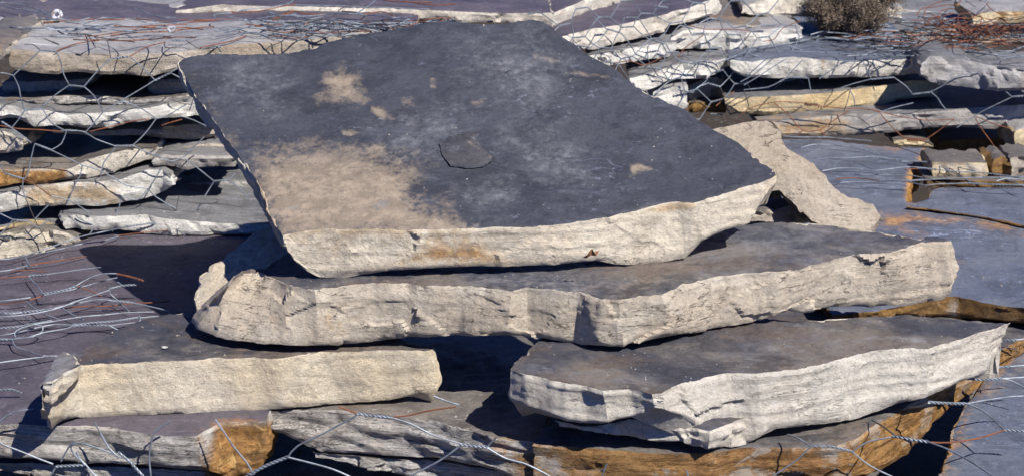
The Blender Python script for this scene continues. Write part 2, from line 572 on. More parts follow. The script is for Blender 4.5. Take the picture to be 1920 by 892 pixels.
def front_slab(top, bot, Y, depth=.3, q=.35, slope=0., skew=(0., 0.), lean=0., fins=0., **kw):
    """slab of a pile known by its front edge: top and bottom polylines in the photograph, standing at depth Y (number or (Yleft, Yright));
    q: how much of the edge's unevenness is read as the outline running back rather than as a wavy top"""
    pts = merge_front(top, bot)
    x0, x1 = pts[0][0], pts[-1][0]
    if not isinstance(Y, tuple): Y = (Y, Y)
    Yf = lambda x: Y[0] + (Y[1] - Y[0]) * (x - x0) / (x1 - x0)
    P = np.array([ony(p[0], p[1], Yf(p[0])) for p in pts])
    zm = P[:, 2].mean()
    lin = np.polyfit(P[:, 0], P[:, 2], 1)
    T, B = [], []
    for p, w3 in zip(pts, P):
        z = zm + (w3[2] - zm) * (1 - q)
        a = onz(p[0], p[1], z)
        T.append(a)
        B.append(ony(p[2], p[3], a[1] + lean))
    T = np.array(T); B = np.array(B)
    xs = T[:, 0]; zs = T[:, 2]; ys = T[:, 1]
    o = np.argsort(xs)
    ym = ys.mean()
    ker = lambda x: np.interp(x, xs[o], zs[o])
    zf = lambda x, y: ker(x) + slope * (y - np.interp(x, xs[o], ys[o]))
    nb = 7
    for k in range(nb + 1):
        t = k / nb
        bx = T[len(pts) - 1][0] + skew[1] + (T[0][0] + skew[0] - T[len(pts) - 1][0] - skew[1]) * t
        by = ym + depth * (1 + .08 * math.sin(k * 2.3 + x0))
        z = float(zf(bx, by))
        T = np.vstack([T, [bx, by, z]])
        thk = np.median(P[:, 2] - np.array([ony(p[2], p[3], Yf(p[0]))[2] for p in pts]))
        B = np.vstack([B, [bx, by, z - thk * .9]])
    kw.setdefault('ds', .0055); kw.setdefault('topgrid', .010)
    return solid(T, B, zf, **kw)

def plane_slab(rim, p0, n, thick=.05, lean=0., fold=None, **kw):
    """slab whose top lies on the plane through p0 with normal n; rim entries (x,y) or (x,y,bx,by[,extra lean])"""
    n = np.array(n, float); n /= np.linalg.norm(n)
    p0 = np.array(p0, float)
    T, B = [], []
    for r in rim:
        a = onp(r[0], r[1], p0, n)
        T.append(a)
        if len(r) >= 4:
            l = r[4] if len(r) > 4 else lean
            B.append(onz(r[2], r[3], l[1]) if isinstance(l, tuple) else ony(r[2], r[3], a[1] + l))
        else:
            B.append(a - n * thick)
    zf = lambda x, y: p0[2] - (n[0] * (x - p0[0]) + n[1] * (y - p0[1])) / n[2]
    if fold:                                                  # a crest: the face falls away on the right of this line
        A = onp(*fold[0], p0, n); Bq = onp(*fold[1], p0, n)
        e = (Bq - A)[:2]; e /= np.linalg.norm(e)
        z0 = zf
        zf = lambda x, y: z0(x, y) - fold[2] * np.maximum(0, -(e[0] * (y - A[1]) - e[1] * (x - A[0])) * fold[3])
        T = [np.array([t[0], t[1], float(zf(t[0], t[1]))]) for t in T]
    return solid(T, B, zf, **kw)

# ------------------------------------------------------------------ stone kinds
top_blue = mk_top('slate_blue_black', (.036, .039, .052), (.047, .050, .064), seed=3, scuff=.7)
top_brown = mk_top('slate_brown_black', (.044, .045, .058), (.150, .134, .118), seed=8, scuff=.95, brown=.45)
top_purple = mk_top('slate_purple', (.078, .067, .086), (.098, .085, .100), seed=12, scuff=.7)
top_flake = mk_top('slate_flake', (.042, .043, .052), (.062, .060, .066), seed=5, scuff=.8)
top_sky = mk_top('slate_steel_blue', (.098, .112, .152), (.122, .134, .165), seed=15, scuff=.6)
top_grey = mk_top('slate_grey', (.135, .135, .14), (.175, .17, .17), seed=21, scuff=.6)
top_pale = mk_top('slate_pale_grey', (.26, .25, .25), (.31, .30, .29), seed=25, scuff=.3)
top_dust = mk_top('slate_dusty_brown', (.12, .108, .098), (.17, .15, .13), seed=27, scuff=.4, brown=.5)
side_beige = mk_side('broken_beige', (.73, .65, .515), warm=(.66, .545, .41), seed=2, strata=.18, vein=.4)
side_grain = mk_side('broken_grey_beige', (.60, .53, .425), warm=(.58, .485, .37), seed=5, strata=.14, vein=.6)
side_cream = mk_side('broken_cream', (.72, .64, .50), warm=(.70, .575, .40), seed=9, strata=.15, vein=.3, white=.12)
side_pink = mk_side('broken_pale_pink', (.71, .655, .56), warm=(.64, .57, .475), seed=11, strata=.10, vein=.4, white=.35)
side_grey = mk_side('broken_layered_grey', (.64, .61, .56), dark=(.27, .245, .22), warm=(.54, .48, .41), seed=14, strata=.85, vein=.8, tilt=-.05)
side_white = mk_side('broken_chalk_white', (.76, .735, .67), warm=(.68, .63, .54), seed=17, strata=.3, vein=.4, white=.3)
side_rust = mk_side('broken_rust_orange', (.40, .22, .09), dark=(.13, .065, .03), warm=(.50, .30, .12), seed=19, strata=.8, patch=((.46, .41, .34), .75), vein=.5, white=.15)
side_gold = mk_side('broken_golden', (.68, .55, .35), warm=(.66, .48, .24), seed=23, strata=.2, vein=.3, white=.2)
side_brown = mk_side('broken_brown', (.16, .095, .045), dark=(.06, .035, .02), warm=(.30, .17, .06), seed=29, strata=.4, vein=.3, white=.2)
side_tan = mk_side('broken_tan_grey', (.52, .455, .375), warm=(.42, .33, .24), seed=31, strata=.4, vein=.4)
side_grey2 = mk_side('broken_plain_grey', (.53, .51, .49), dark=(.25, .24, .23), warm=(.44, .40, .35), seed=33, strata=.5, vein=.4)

G_STACK = 'loose slabs stacked in front'
G_LEFT = 'slabs piled behind on the left'
G_MID = 'slabs piled behind in the middle'
G_RIGHT = 'slabs piled behind on the right'
G_LOW = 'slabs lying under the loose stack'

# ------------------------------------------------------------------ slab 1: big tilted slab on top
TILT = math.radians(20)
s1n = np.array([0.0, -math.sin(TILT), math.cos(TILT)])
s1p = ony(870, 428, .058)
rim1 = [(335, 116, 343, 150, .006), (338, 128, 350, 166, .012), (361, 174, 371, 212, .014), (380, 198, 388, 238, .014), (403, 226, 410, 262, .014), (429, 267, 435, 300, .014), (444, 287, 451, 322, .014),
        (479, 333, 479, 366, .012), (499, 373, 496, 398, .010), (509, 403, 508, 424, .006), (521, 425, 524, 450, .002), (530, 440, 540, 476), (548, 436, 552, 490), (575, 431, 575, 508),
        (600, 429, 600, 521), (640, 428, 640, 524), (700, 430, 690, 516), (745, 430, 740, 507), (800, 428, 800, 503), (870, 428, 870, 501), (930, 424, 960, 500),
        (1000, 424, 1040, 497), (1060, 420, 1090, 492), (1110, 413, 1150, 490), (1130, 409, 1160, 498), (1180, 397, 1200, 497), (1230, 384, 1258, 490),
        (1268, 378, 1285, 487), (1300, 380, 1294, 469), (1312, 377, 1314, 456), (1335, 370, 1348, 436), (1360, 362, 1368, 430), (1385, 354, 1408, 418),
        (1405, 347, 1418, 400), (1430, 340, 1432, 372), (1448, 333, 1456, 345), (1457, 327, 1460, 334)]
back1 = [(1450, 316), (1440, 309), (1412, 290), (1385, 268), (1345, 245), (1310, 226), (1290, 207), (1250, 190), (1190, 160), (1140, 120), (1100, 100),
         (1060, 72), (1020, 42), (1000, 37), (940, 45), (870, 43), (830, 40), (790, 43), (750, 50), (700, 59), (660, 66), (620, 75), (580, 90), (550, 98), (520, 101), (460, 100),
         (400, 100), (360, 103), (342, 109)]
b1 = plane_slab(rim1 + back1, s1p, s1n, thick=.045, ds=.0032, topgrid=.0042, seed=11, jag=.0011, rough=.0022, facet=.0024, ffreq=22., strata=.0009, chip=.0022, und=.0022, tstep=.0011)
st1 = [
    ('t', 'p', [(478, 292), (560, 286), (700, 290), (784, 316), (768, 345), (790, 375), (830, 392), (872, 412), (880, 445), (520, 450), (480, 380)], 55),
    ('t', 'p', [(612, 142), (640, 130), (676, 142), (664, 168), (690, 190), (684, 200), (650, 186), (600, 184), (612, 168)], 26),
    ('t', 'p', [(692, 196), (722, 206), (736, 222), (712, 222), (694, 208)], 10, .9),
    ('t', 'p', [(752, 186), (776, 184), (786, 204), (752, 200)], 8, .8),
    ('t', 'p', [(690, 270), (728, 266), (724, 290), (690, 288)], 12, .85),
    ('t', 'p', [(640, 244), (672, 248), (668, 256), (642, 254)], 6, .8),
    ('t', 'p', [(806, 146), (814, 145), (818, 166), (808, 166)], 6, .8),
    ('t', 'p', [(1000, 104), (1050, 112), (1046, 118), (1004, 110)], 6, .8),
    ('t', 'p', [(1062, 132), (1140, 142), (1148, 150), (1060, 137)], 6, .8),
    ('t', 'p', [(880, 190), (910, 184), (906, 198), (884, 198)], 6, .75),
    ('t', 'p', [(1180, 308), (1200, 306), (1224, 318), (1196, 322), (1182, 334)], 7, .85),
    ('t', 'p', [(1204, 396), (1250, 382), (1300, 380), (1304, 388), (1240, 398)], 8),
    ('p', 'p', [(860, 90), (1010, 70), (1060, 130), (1030, 230), (960, 190), (880, 150)], 70, .75),
    ('p', 'p', [(700, 250), (850, 205), (880, 230), (860, 262), (760, 290)], 50, .75),
    ('p', 'p', [(960, 250), (1080, 260), (1090, 330), (1030, 345), (960, 300)], 60, .8),
    ('p', 'p', [(390, 115), (500, 108), (545, 160), (510, 220), (430, 190)], 60, .72),
    ('p', 'p', [(860, 350), (960, 330), (980, 370), (900, 420), (870, 410)], 40, .68),
    ('t', 'l', [(360, 150), (400, 205), (440, 265), (485, 320)], 20, .52, 8),
    ('r', 'p', [(800, 452), (900, 450), (960, 490), (930, 500), (820, 500), (740, 505), (700, 498)], 26, .85),
    ('r', 'p', [(640, 480), (705, 488), (700, 510), (650, 512)], 24, .62),
]
slab1 = make_slab('stone_slab', 'large blue-black slab with a tan patch, tilted on top of the stack', [b1], top_blue, side_beige, st1, G_STACK)

# flake standing on its face
fn = s1n
fp = s1p + fn * .0032
flake = plane_slab([(824, 268, 826, 272), (829, 288, 830, 293), (845, 308, 846, 313), (872, 312, 873, 317), (905, 309, 906, 314), (922, 300, 923, 303), (922, 293), (905, 275), (893, 258), (900, 246), (870, 247), (846, 250), (838, 262)],
                   fp, fn, thick=.0035, ds=.0018, topgrid=.003, seed=77, jag=.0016, rough=.0004, facet=.0003, strata=0, chip=.0006, und=.0010, tstep=.0009)
make_slab('flake', None, [flake], top_flake, top_blue, [('t', 'l', [(872, 262), (922, 296)], 5, .7, 3)], parent=slab1)

# ------------------------------------------------------------------ slab 2
s2n = np.array([-0.015, -0.01, 1.0])
s2p = onz(1132, 560, .1276)
BZ = ('z', .066)
rim2 = [(430, 533, 353, 604, BZ), (437, 521, 366, 619, BZ), (456, 511, 404, 632, BZ), (485, 509, 448, 641, BZ), (513, 519, 500, 646, BZ), (535, 530, 552, 650, BZ), (590, 541, 600, 648),
        (645, 532, 645, 646), (700, 528, 712, 638), (734, 530, 745, 634), (789, 532, 778, 631), (830, 534, 820, 630), (866, 535, 866, 629), (921, 541, 905, 629), (960, 545, 949, 625), (988, 538, 990, 632),
        (1032, 543, 1032, 637), (1087, 546, 1076, 646), (1132, 560, 1121, 648), (1160, 562, 1170, 653), (1198, 554, 1209, 640), (1242, 552, 1253, 626), (1281, 532, 1297, 625),
        (1341, 519, 1358, 615), (1397, 510, 1413, 605), (1452, 508, 1452, 594), (1500, 500, 1479, 583), (1540, 491, 1512, 585), (1575, 481, 1560, 578), (1611, 472, 1600, 574), (1666, 471, 1633, 576), (1699, 463, 1688, 574),
        (1730, 454, 1738, 566), (1752, 453, 1765, 562), (1770, 453, 1783, 550), (1784, 451, 1796, 524)]
back2 = [(1776, 446), (1756, 443), (1720, 443), (1685, 437), (1650, 432), (1600, 426), (1560, 418), (1500, 414), (1440, 416), (1400, 419), (1370, 424), (1200, 428), (1000, 430), (800, 432), (620, 440), (540, 470), (500, 496, 420, 560, BZ), (455, 505, 372, 580, BZ), (437, 518, 356, 592, BZ)]
b2 = plane_slab(rim2 + back2, s2p, s2n, thick=.058, ds=.0034, topgrid=.005, seed=23, jag=.0016, rough=.0020, facet=.0036, ffreq=19., strata=.0005, chip=.0055, und=.003, tstep=.0016, bulge=.002)
st2 = [('r', 'p', [(484, 603), (510, 600), (512, 618), (488, 620)], 30, .62), ('r', 'p', [(610, 598), (645, 594), (650, 620), (604, 624)], 30, .62), ('t', 'p', [(1060, 640), (1078, 638), (1074, 648)], 6, .9),
       ('t', 'l', [(700, 522), (900, 520), (1150, 540), (1300, 510)], 40, .48, 14), ('p', 'p', [(1290, 470), (1500, 425), (1620, 440), (1500, 470), (1350, 500)], 60, .9), ('p', 'p', [(820, 512), (1000, 508), (1180, 525), (1100, 545), (900, 530)], 40, .85),
       ('t', 'p', [(560, 570), (680, 560), (680, 590), (590, 610)], 40, .42)]
make_slab('stone_slab', 'long thick slab with a lumpy grey beige edge, second from the top of the stack', [b2], top_brown, side_grain, st2, G_STACK)

# ------------------------------------------------------------------ shaded stone that props the left end
pc0 = onz(372, 560, .080)
cn = np.array([-.16, -.42, .88])
rimc = [(374, 514, 370, 560), (366, 545, 366, 585), (372, 576, 374, 594), (450, 588, 452, 604), (560, 585, 560, 612), (700, 560, 700, 604), (720, 480), (640, 418), (560, 412), (505, 420), (470, 432), (436, 466), (398, 496)]
bc = plane_slab(rimc, pc0, cn, thick=.05, ds=.004, topgrid=.005, seed=37, jag=.0012, rough=.002, facet=.002, und=.005, tstep=.004)
make_slab('wedge_stone', 'pale wedge of rough stone wedged in shade under the left end of the top slab', [bc], side_grain, side_grain, (), G_STACK, 'stone')

# ------------------------------------------------------------------ leaning stone under the right end
p5 = onz(1590, 425, .122)
n5 = np.array([.10, -.66, .74])
rim5 = [(1300, 345, 1300, 356), (1400, 335, 1400, 349), (1462, 342, 1452, 358), (1485, 365, 1474, 382), (1510, 390, 1498, 404), (1540, 420, 1534, 430), (1590, 436, 1590, 446), (1638, 442, 1638, 450),
        (1650, 412), (1642, 388), (1612, 374), (1588, 366), (1560, 350), (1538, 322), (1512, 296), (1476, 272), (1462, 248), (1442, 226), (1400, 217), (1330, 210), (1290, 204), (1240, 215), (1250, 300)]
b5 = plane_slab(rim5, p5, n5, thick=.035, lean=.03, fold=((1440, 226), (1560, 425), .35, 1), ds=.0036, topgrid=.0042, seed=41, jag=.0022, rough=.004, facet=.004, strata=.002, chip=.006, und=.004, tstep=.0032)
side5 = mk_side('broken_bedding_beige', (.52, .45, .36), warm=(.44, .35, .26), seed=43, strata=.3, vein=.6, tilt=.35)
make_slab('propping_stone', 'beige wedge-shaped stone leaning under the right end of the top slab', [b5], side5, side5, [('r', 'p', [(1600, 370), (1620, 376), (1616, 390), (1600, 384)], 10, .7)], G_STACK, 'stone')

pcv = onz(1480, 395, .128)
bcv = plane_slab([(1385, 408, 1385, 424), (1430, 398, 1430, 420), (1480, 384, 1490, 418), (1520, 392, 1530, 420), (1545, 398), (1520, 380), (1440, 370), (1380, 385)], pcv, (-.1, -.3, .95), thick=.02, ds=.004, topgrid=.005, seed=45, jag=.002, rough=.004, facet=.005, und=.004, tstep=.003)
make_slab('stone', 'brownish broken stone inside the dark hollow below the leaning stone', [bcv], top_dust, side_tan, (), G_STACK, 'stone')

# ------------------------------------------------------------------ slab 3 left
p3 = onz(300, 676, .056)
rim3 = [(78, 735, 80, 765), (76, 718, 84, 784), (90, 716, 100, 786), (120, 700, 120, 785), (140, 684, 160, 783), (155, 682, 200, 782), (200, 679, 260, 779), (300, 677, 330, 776), (400, 670, 420, 776), (470, 668, 490, 770), (520, 670, 540, 766),
        (560, 664, 600, 761), (600, 659, 640, 758), (660, 659, 690, 755), (720, 657, 730, 752), (780, 656, 775, 740), (798, 656, 812, 738), (808, 655, 822, 736), (815, 650, 829, 722)]
b3 = plane_slab(rim3 + [(812, 650), (760, 640), (700, 590), (560, 560), (380, 575), (300, 588), (240, 605), (190, 635), (155, 655), (130, 657), (116, 660), (104, 676), (84, 702)], p3, (0.0, .012, 1), thick=.056, ds=.0034, topgrid=.005, seed=47, jag=.0010,
                rough=.0016, facet=.0008, strata=.0003, chip=.003, und=.002, tstep=.0012)
p3b = onz(118, 660, .066)
b3b = plane_slab([(76, 716, 82, 755), (98, 712, 96, 760), (128, 694, 120, 745), (156, 682, 138, 720), (136, 664), (118, 657), (104, 670), (90, 692)], p3b, (-.25, 0, 1), thick=.03, ds=.003, topgrid=.004, seed=48, jag=.001, rough=.002, facet=.003, und=.001)
make_slab('stone_slab', 'smooth cream edged slab low on the left of the stack', [b3, b3b], top_brown, side_cream,
          [('t', 'p', [(200, 676), (560, 664), (560, 672), (200, 684)], 14, .5), ('p', 'p', [(70, 650), (158, 650), (140, 700), (110, 730), (92, 784), (70, 784)], 20, .9)], G_STACK)

# ------------------------------------------------------------------ slab 3 right
p4 = onz(1300, 712, .072)
rim4 = [(962, 681, 950, 745), (955, 690, 955, 752), (980, 700, 985, 764), (1020, 708, 1020, 775), (1060, 716, 1060, 790), (1100, 721, 1100, 795), (1130, 728, 1140, 792), (1180, 726, 1190, 782), (1222, 737, 1228, 768), (1240, 735, 1250, 772), (1265, 722, 1275, 778),
        (1300, 712, 1313, 800), (1325, 706, 1326, 846), (1345, 701, 1352, 846), (1370, 698, 1390, 838), (1420, 700, 1430, 815), (1460, 696, 1445, 806), (1500, 690, 1490, 802), (1550, 678, 1555, 797), (1600, 664, 1600, 788), (1650, 655, 1650, 772), (1700, 650, 1700, 752),
        (1740, 649, 1735, 745), (1780, 640, 1780, 728), (1820, 626, 1815, 712), (1860, 616, 1848, 704), (1885, 607, 1866, 672), (1896, 604, 1875, 650)]
b4 = plane_slab(rim4 + [(1880, 602), (1850, 600), (1780, 597), (1700, 587), (1640, 588), (1590, 592), (1500, 596), (1420, 602), (1200, 600), (1040, 610), (975, 670)], p4, (0.0, -.01, 1), thick=.06, ds=.0034, topgrid=.005, seed=53, jag=.0014, rough=.0013, facet=.0022, ffreq=18.,
                strata=.001, chip=.004, und=.0025, tstep=.0014)
p4b = onz(1180, 786, .028)
rim4b = [(1040, 786, 1050, 800), (1090, 796, 1095, 806), (1130, 796, 1140, 815), (1180, 785, 1180, 820), (1230, 790, 1220, 829), (1270, 795, 1275, 828), (1300, 800, 1300, 838), (1330, 806, 1328, 846)]
b4b = plane_slab(rim4b + [(1400, 780), (1300, 740), (1100, 750)], p4b, (0, 0, 1), thick=.028, ds=.0034, topgrid=.008, seed=59, jag=.0012, rough=.003, facet=.003, strata=.002, chip=.004)
make_slab('stone_slab', 'broad pinkish grey edged slab low on the right of the stack', [b4, b4b], top_brown, side_pink,
          [('p', 'l', [(1600, 642), (1640, 630), (1700, 634), (1735, 642)], 5, 1.0, 3), ('p', 'p', [(1370, 640), (1560, 610), (1640, 650), (1400, 690)], 50, .62), ('p', 'l', [(1000, 690), (1100, 706), (1230, 716)], 24, .6, 8), ('p', 'l', [(1440, 682), (1480, 674), (1510, 680)], 6, .9, 3), ('p', 'l', [(1100, 690), (1130, 700), (1180, 712)], 10, .7, 4)], G_STACK)

# ------------------------------------------------------------------ slabs under the stack
# purple slab carrying the left half
p7 = onz(0, 785, 0.0)
rim7 = [(-60, 790, -60, 864), (0, 795, 0, 862), (70, 797, 60, 862), (105, 798, 110, 862), (160, 797, 160, 870), (210, 801, 210, 868), (290, 814, 290, 872), (365, 816, 380, 880), (385, 806, 420, 890), (415, 790, 455, 892), (470, 788, 490, 880), (485, 788, 500, 860), (498, 786, 510, 845)]
rim7 += [(520, 740), (560, 690), (560, 560), (640, 500), (600, 405), (500, 402), (400, 405), (318, 411), (230, 427), (170, 444), (100, 464), (60, 474), (0, 484), (-60, 490)]
b7 = plane_slab(rim7, p7, (0, 0, 1), thick=.04, ds=.005, topgrid=.007, seed=61, jag=.0013, rough=.0014, facet=.0012, strata=.0028, chip=.003, und=.0012, tstep=.0006, bed_tilt=.05)
p7b = onz(0, 866, -.046)
b7b = plane_slab([(-60, 866, -60, 884), (0, 868, 0, 884), (60, 868, 55, 895), (120, 872, 120, 912), (220, 874, 220, 930), (330, 880, 330, 935), (430, 884, 430, 930), (520, 800), (500, 700), (-60, 700)], p7b, (0, 0, 1), thick=.03, ds=.005, topgrid=.02, seed=62, strata=.003)
make_slab('stone_slab', 'wide purple slab under a spread of loose wire, with a layered grey front edge', [b7, b7b], top_purple, side_grey,
          [('r', 'p', [(366, 800), (379, 812), (384, 862), (392, 808), (400, 796), (418, 787), (600, 780), (600, 960), (376, 960), (372, 850)], 20, 1.0, 0, 0.0),
           ('t', 'p', [(150, 640), (240, 628), (300, 640), (250, 655)], 20, .35)], G_LOW)
# layered slab below the middle
p8 = onz(495, 772, -.002)
rim8 = [(497, 778, 500, 792), (500, 771, 505, 805), (520, 770, 525, 815), (580, 766, 560, 830), (640, 766, 600, 848), (700, 772, 680, 851), (760, 779, 760, 856), (830, 790, 840, 862), (890, 808, 900, 876), (925, 818, 940, 890), (980, 824, 975, 905), (1016, 829, 1008, 915)]
b8 = plane_slab(rim8 + [(1030, 770), (960, 680), (860, 640), (700, 640), (560, 700)], p8, (0, 0, 1), thick=.045, ds=.0036, topgrid=.007, seed=67, jag=.0014, rough=.0014, facet=.0014, strata=.0034, chip=.003, und=.002, tstep=.002, bed_tilt=.12)
p8b = onz(640, 852, -.05)
b8b = plane_slab([(585, 846, 592, 858), (640, 853, 640, 870), (720, 858, 720, 885), (800, 862, 800, 898), (900, 876, 900, 915), (990, 890, 990, 930), (1000, 700), (700, 720)], p8b, (0, 0, 1), thick=.03, ds=.004, topgrid=.02, seed=68, strata=.0026)
make_slab('stone_slab', 'grey layered slab with a split front edge, low in the middle of the photo', [b8, b8b], top_dust, side_grey,
          [('r', 'p', [(905, 815), (1040, 818), (1040, 920), (960, 915), (930, 870), (900, 835)], 40, .85)], G_LOW)
# rust-edged slab under the right half
p9 = onz(1560, 836, .0)
rim9 = [(1000, 828, 1000, 905), (1040, 832, 1040, 908), (1100, 838, 1100, 915), (1220, 846, 1220, 925), (1330, 848, 1330, 925), (1400, 838, 1400, 920), (1500, 838, 1500, 915), (1568, 836, 1570, 905), (1600, 822, 1620, 895), (1640, 798, 1660, 880), (1700, 762, 1710, 850), (1760, 730, 1745, 800), (1810, 700, 1790, 760), (1850, 675, 1835, 725), (1890, 648, 1880, 690), (1925, 628, 1920, 662)]
b9 = plane_slab(rim9 + [(1960, 600), (1900, 560), (1600, 540), (1200, 560), (1090, 640), (1030, 780)], p9, (0, 0, 1), thick=.05, ds=.0042, topgrid=.007, seed=71, jag=.0012, rough=.0014, facet=.0012, strata=.0018, chip=.003, und=.001, tstep=.0012)
make_slab('stone_slab', 'dark topped slab with a bright rust orange edge under the right of the stack', [b9], top_brown, side_rust,
          [('p', 'p', [(1530, 845), (1575, 838), (1575, 872), (1540, 868)], 12, .8), ('p', 'p', [(980, 815), (1060, 815), (1030, 850), (1090, 892), (1050, 930), (980, 930)], 60, .8), ('r', 'p', [(1560, 842), (1900, 640), (1900, 700), (1700, 860), (1560, 920)], 16, .62),
           ('p', 'p', [(1380, 838), (1560, 836), (1540, 846), (1400, 846)], 8, .7)], G_LOW)
# steel-blue slab at the lower right corner
p10 = onz(1850, 800, -.022)
rim10 = [(1740, 930, 1736, 960), (1765, 880, 1755, 905), (1785, 830, 1772, 860), (1790, 800, 1776, 840), (1812, 760, 1790, 800), (1840, 722, 1815, 760), (1880, 680, 1860, 710), (1925, 636, 1900, 660), (1990, 600), (2060, 640), (2060, 960)]
b10 = plane_slab(rim10[::-1] if False else [(1740, 930, 1736, 960), (2060, 960, 2060, 990), (2060, 600), (1960, 610), (1925, 636, 1900, 660), (1880, 680, 1860, 710), (1840, 722, 1815, 760), (1812, 760, 1790, 800), (1790, 800, 1776, 840), (1785, 830, 1772, 860), (1765, 880, 1755, 905)],
                 p10, (0, 0, 1), thick=.05, ds=.004, topgrid=.006, seed=73, jag=.0014, rough=.0018, facet=.002, und=.001, tstep=.0008)
make_slab('stone_slab', 'steel blue slab with a rusty left margin in the lower right corner', [b10], top_sky, side_rust,
          [('r', 'l', [(1740, 930), (1775, 870), (1795, 820), (1815, 770), (1850, 725), (1900, 665), (1930, 640)], 10, .8, 8),
           ('t', 'l', [(1775, 930), (1800, 850), (1830, 770), (1880, 715), (1920, 680)], 18, .6, 10)], G_LOW)
# brown-edged slab behind right, its face running far back
p11 = onz(1850, 560, .026)
rim11 = [(1560, 590, 1560, 610), (1640, 582, 1640, 600), (1690, 574, 1690, 590), (1740, 562, 1720, 592), (1770, 554, 1770, 594), (1800, 556, 1800, 597), (1850, 567, 1850, 600), (1890, 573, 1890, 604), (1935, 580, 1935, 608), (2050, 590, 2050, 612)]
b11 = plane_slab(rim11 + [(2030, 420), (1990, 392), (1900, 386), (1800, 382), (1715, 378), (1700, 377), (1712, 330), (1735, 300), (1745, 278), (1640, 272), (1560, 262), (1440, 260), (1430, 300), (1480, 400), (1500, 500)], p11, (0, 0, 1), thick=.03, ds=.005, topgrid=.007, seed=79, jag=.002,
                 rough=.002, facet=.002, chip=.003, und=.0012, tstep=.0010)
make_slab('stone_slab', 'wide steel blue slab with rust bands and a brown front edge, right of the stack', [b11], top_sky, side_brown,
          [('r', 'p', [(1650, 400), (1700, 396), (1760, 402), (1860, 408), (1930, 428), (1930, 446), (1850, 432), (1780, 420), (1700, 424), (1740, 440), (1730, 446), (1650, 428)], 16, .78),
           ('r', 'p', [(1728, 276), (1752, 278), (1750, 320), (1730, 384), (1696, 382), (1698, 322), (1716, 306)], 8, 1.0), ('r', 'p', [(1620, 272), (1700, 276), (1690, 284), (1620, 280)], 8, .8),
           ('t', 'p', [(1760, 392), (1800, 390), (1850, 402), (1780, 400)], 10, .8), ('r', 'p', [(1790, 488), (1830, 486), (1840, 494), (1800, 496)], 8, .7),
           ('p', 'p', [(1780, 560), (1792, 560), (1792, 596), (1782, 596)], 6, .9)], G_LOW)
# thin leaf lying on it
p12 = onz(1800, 430, .031)
b12 = plane_slab([(1740, 372, 1740, 379), (1700, 386, 1700, 390), (1800, 398, 1800, 402), (1850, 405, 1850, 410), (1935, 425, 1935, 430), (1990, 430), (1990, 352), (1760, 350), (1745, 358)], p12, (0, 0, 1), thick=.004, ds=.005, topgrid=.007, seed=83, jag=.002, rough=.001, facet=.001, chip=.001)
make_slab('stone_slab', 'thin blue grey slab lying on the wide blue one at the right edge', [b12], top_sky, side_rust, [('r', 'p', [(1700, 384), (1800, 396), (1930, 420), (1930, 430), (1700, 392)], 10, .6)], G_LOW)

for k, (lab, pts, zt, zb, yb) in enumerate([  # unseen slabs added to keep sun out, so the gaps above them go black
        ('hidden slab added below the purple slab to keep its gap black', [(-.62, -.03), (-.25, -.015), (-.2, .1), (-.2, .6), (-.75, .6)], -.10, .12, 0),
        ('hidden slab added below the split grey layered slab to block the sun', [(-.235, -.02), (.05, -.09), (.10, .1), (.10, .6), (-.19, .6)], -.092, .12, 0),
        ('hidden slab added under the rust orange edge to darken the crack', [(.06, -.12), (.30, -.10), (.43, .02), (.60, .30), (.7, .6), (.11, .6)], -.15, .16, 0),
        ('hidden slab added under the steel blue corner slab to block the sun', [(.40, -.16), (1.1, -.16), (1.1, .5), (.65, .32), (.47, .06)], -.076, .16, 0)]):
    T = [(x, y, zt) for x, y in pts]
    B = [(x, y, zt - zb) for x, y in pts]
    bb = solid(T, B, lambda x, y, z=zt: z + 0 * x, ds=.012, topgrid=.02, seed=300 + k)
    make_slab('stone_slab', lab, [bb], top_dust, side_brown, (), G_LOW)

# ------------------------------------------------------------------ pile behind left
def YL(x): return .60 + .12 * x / 500
def FS(label, top, bot, tm, sm, Y, group, depth=.3, stains=(), name='stone_slab', cat='stone slab', **kw):
    b = front_slab(top, bot, Y, depth, **kw)
    return make_slab(name, label, [b], tm, sm, stains, group, cat)
yl = lambda a, c, o=0.: (YL(a) + o, YL(c) + o)
FS('thick tan edged slab crowning the left pile', [(17, 90), (76, 97), (107, 97), (207, 100), (241, 101), (336, 97), (380, 90), (430, 82), (530, 77), (605, 70), (680, 60), (760, 58)],
   [(19, 130), (56, 137), (104, 140), (126, 136), (196, 140), (280, 144), (333, 132), (420, 130), (500, 126), (760, 110)], top_pale, side_tan, (.61, .74), G_LEFT, .10, seed=101, q=.25, rough=.002, facet=.0016, und=.001)
FS('small brown slab end at the far left, level with the crowning slab', [(-60, 84), (-20, 86), (12, 92)], [(-60, 118), (-20, 118), (10, 112)], top_dust, side_tan, .605, G_LEFT, .2, seed=102, stains=[('r', 'p', [(-60, 80), (20, 80), (20, 120), (-60, 120)], 10, .5)])
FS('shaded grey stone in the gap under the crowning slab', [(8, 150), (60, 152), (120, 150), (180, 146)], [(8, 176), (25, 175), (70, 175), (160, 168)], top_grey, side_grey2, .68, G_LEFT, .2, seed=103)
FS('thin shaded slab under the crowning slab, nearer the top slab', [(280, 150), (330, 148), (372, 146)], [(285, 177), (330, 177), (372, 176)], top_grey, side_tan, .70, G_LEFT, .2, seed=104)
FS('thin dark grey slab lying on the white edged one in the left pile', [(0, 190), (60, 184), (120, 180), (180, 178), (230, 186), (300, 184), (372, 174)], [(0, 198), (60, 196), (120, 198), (180, 194), (230, 198), (300, 194), (372, 184)], top_dust, side_grey, (.63, .70), G_LEFT, .28, seed=105, strata=.002)
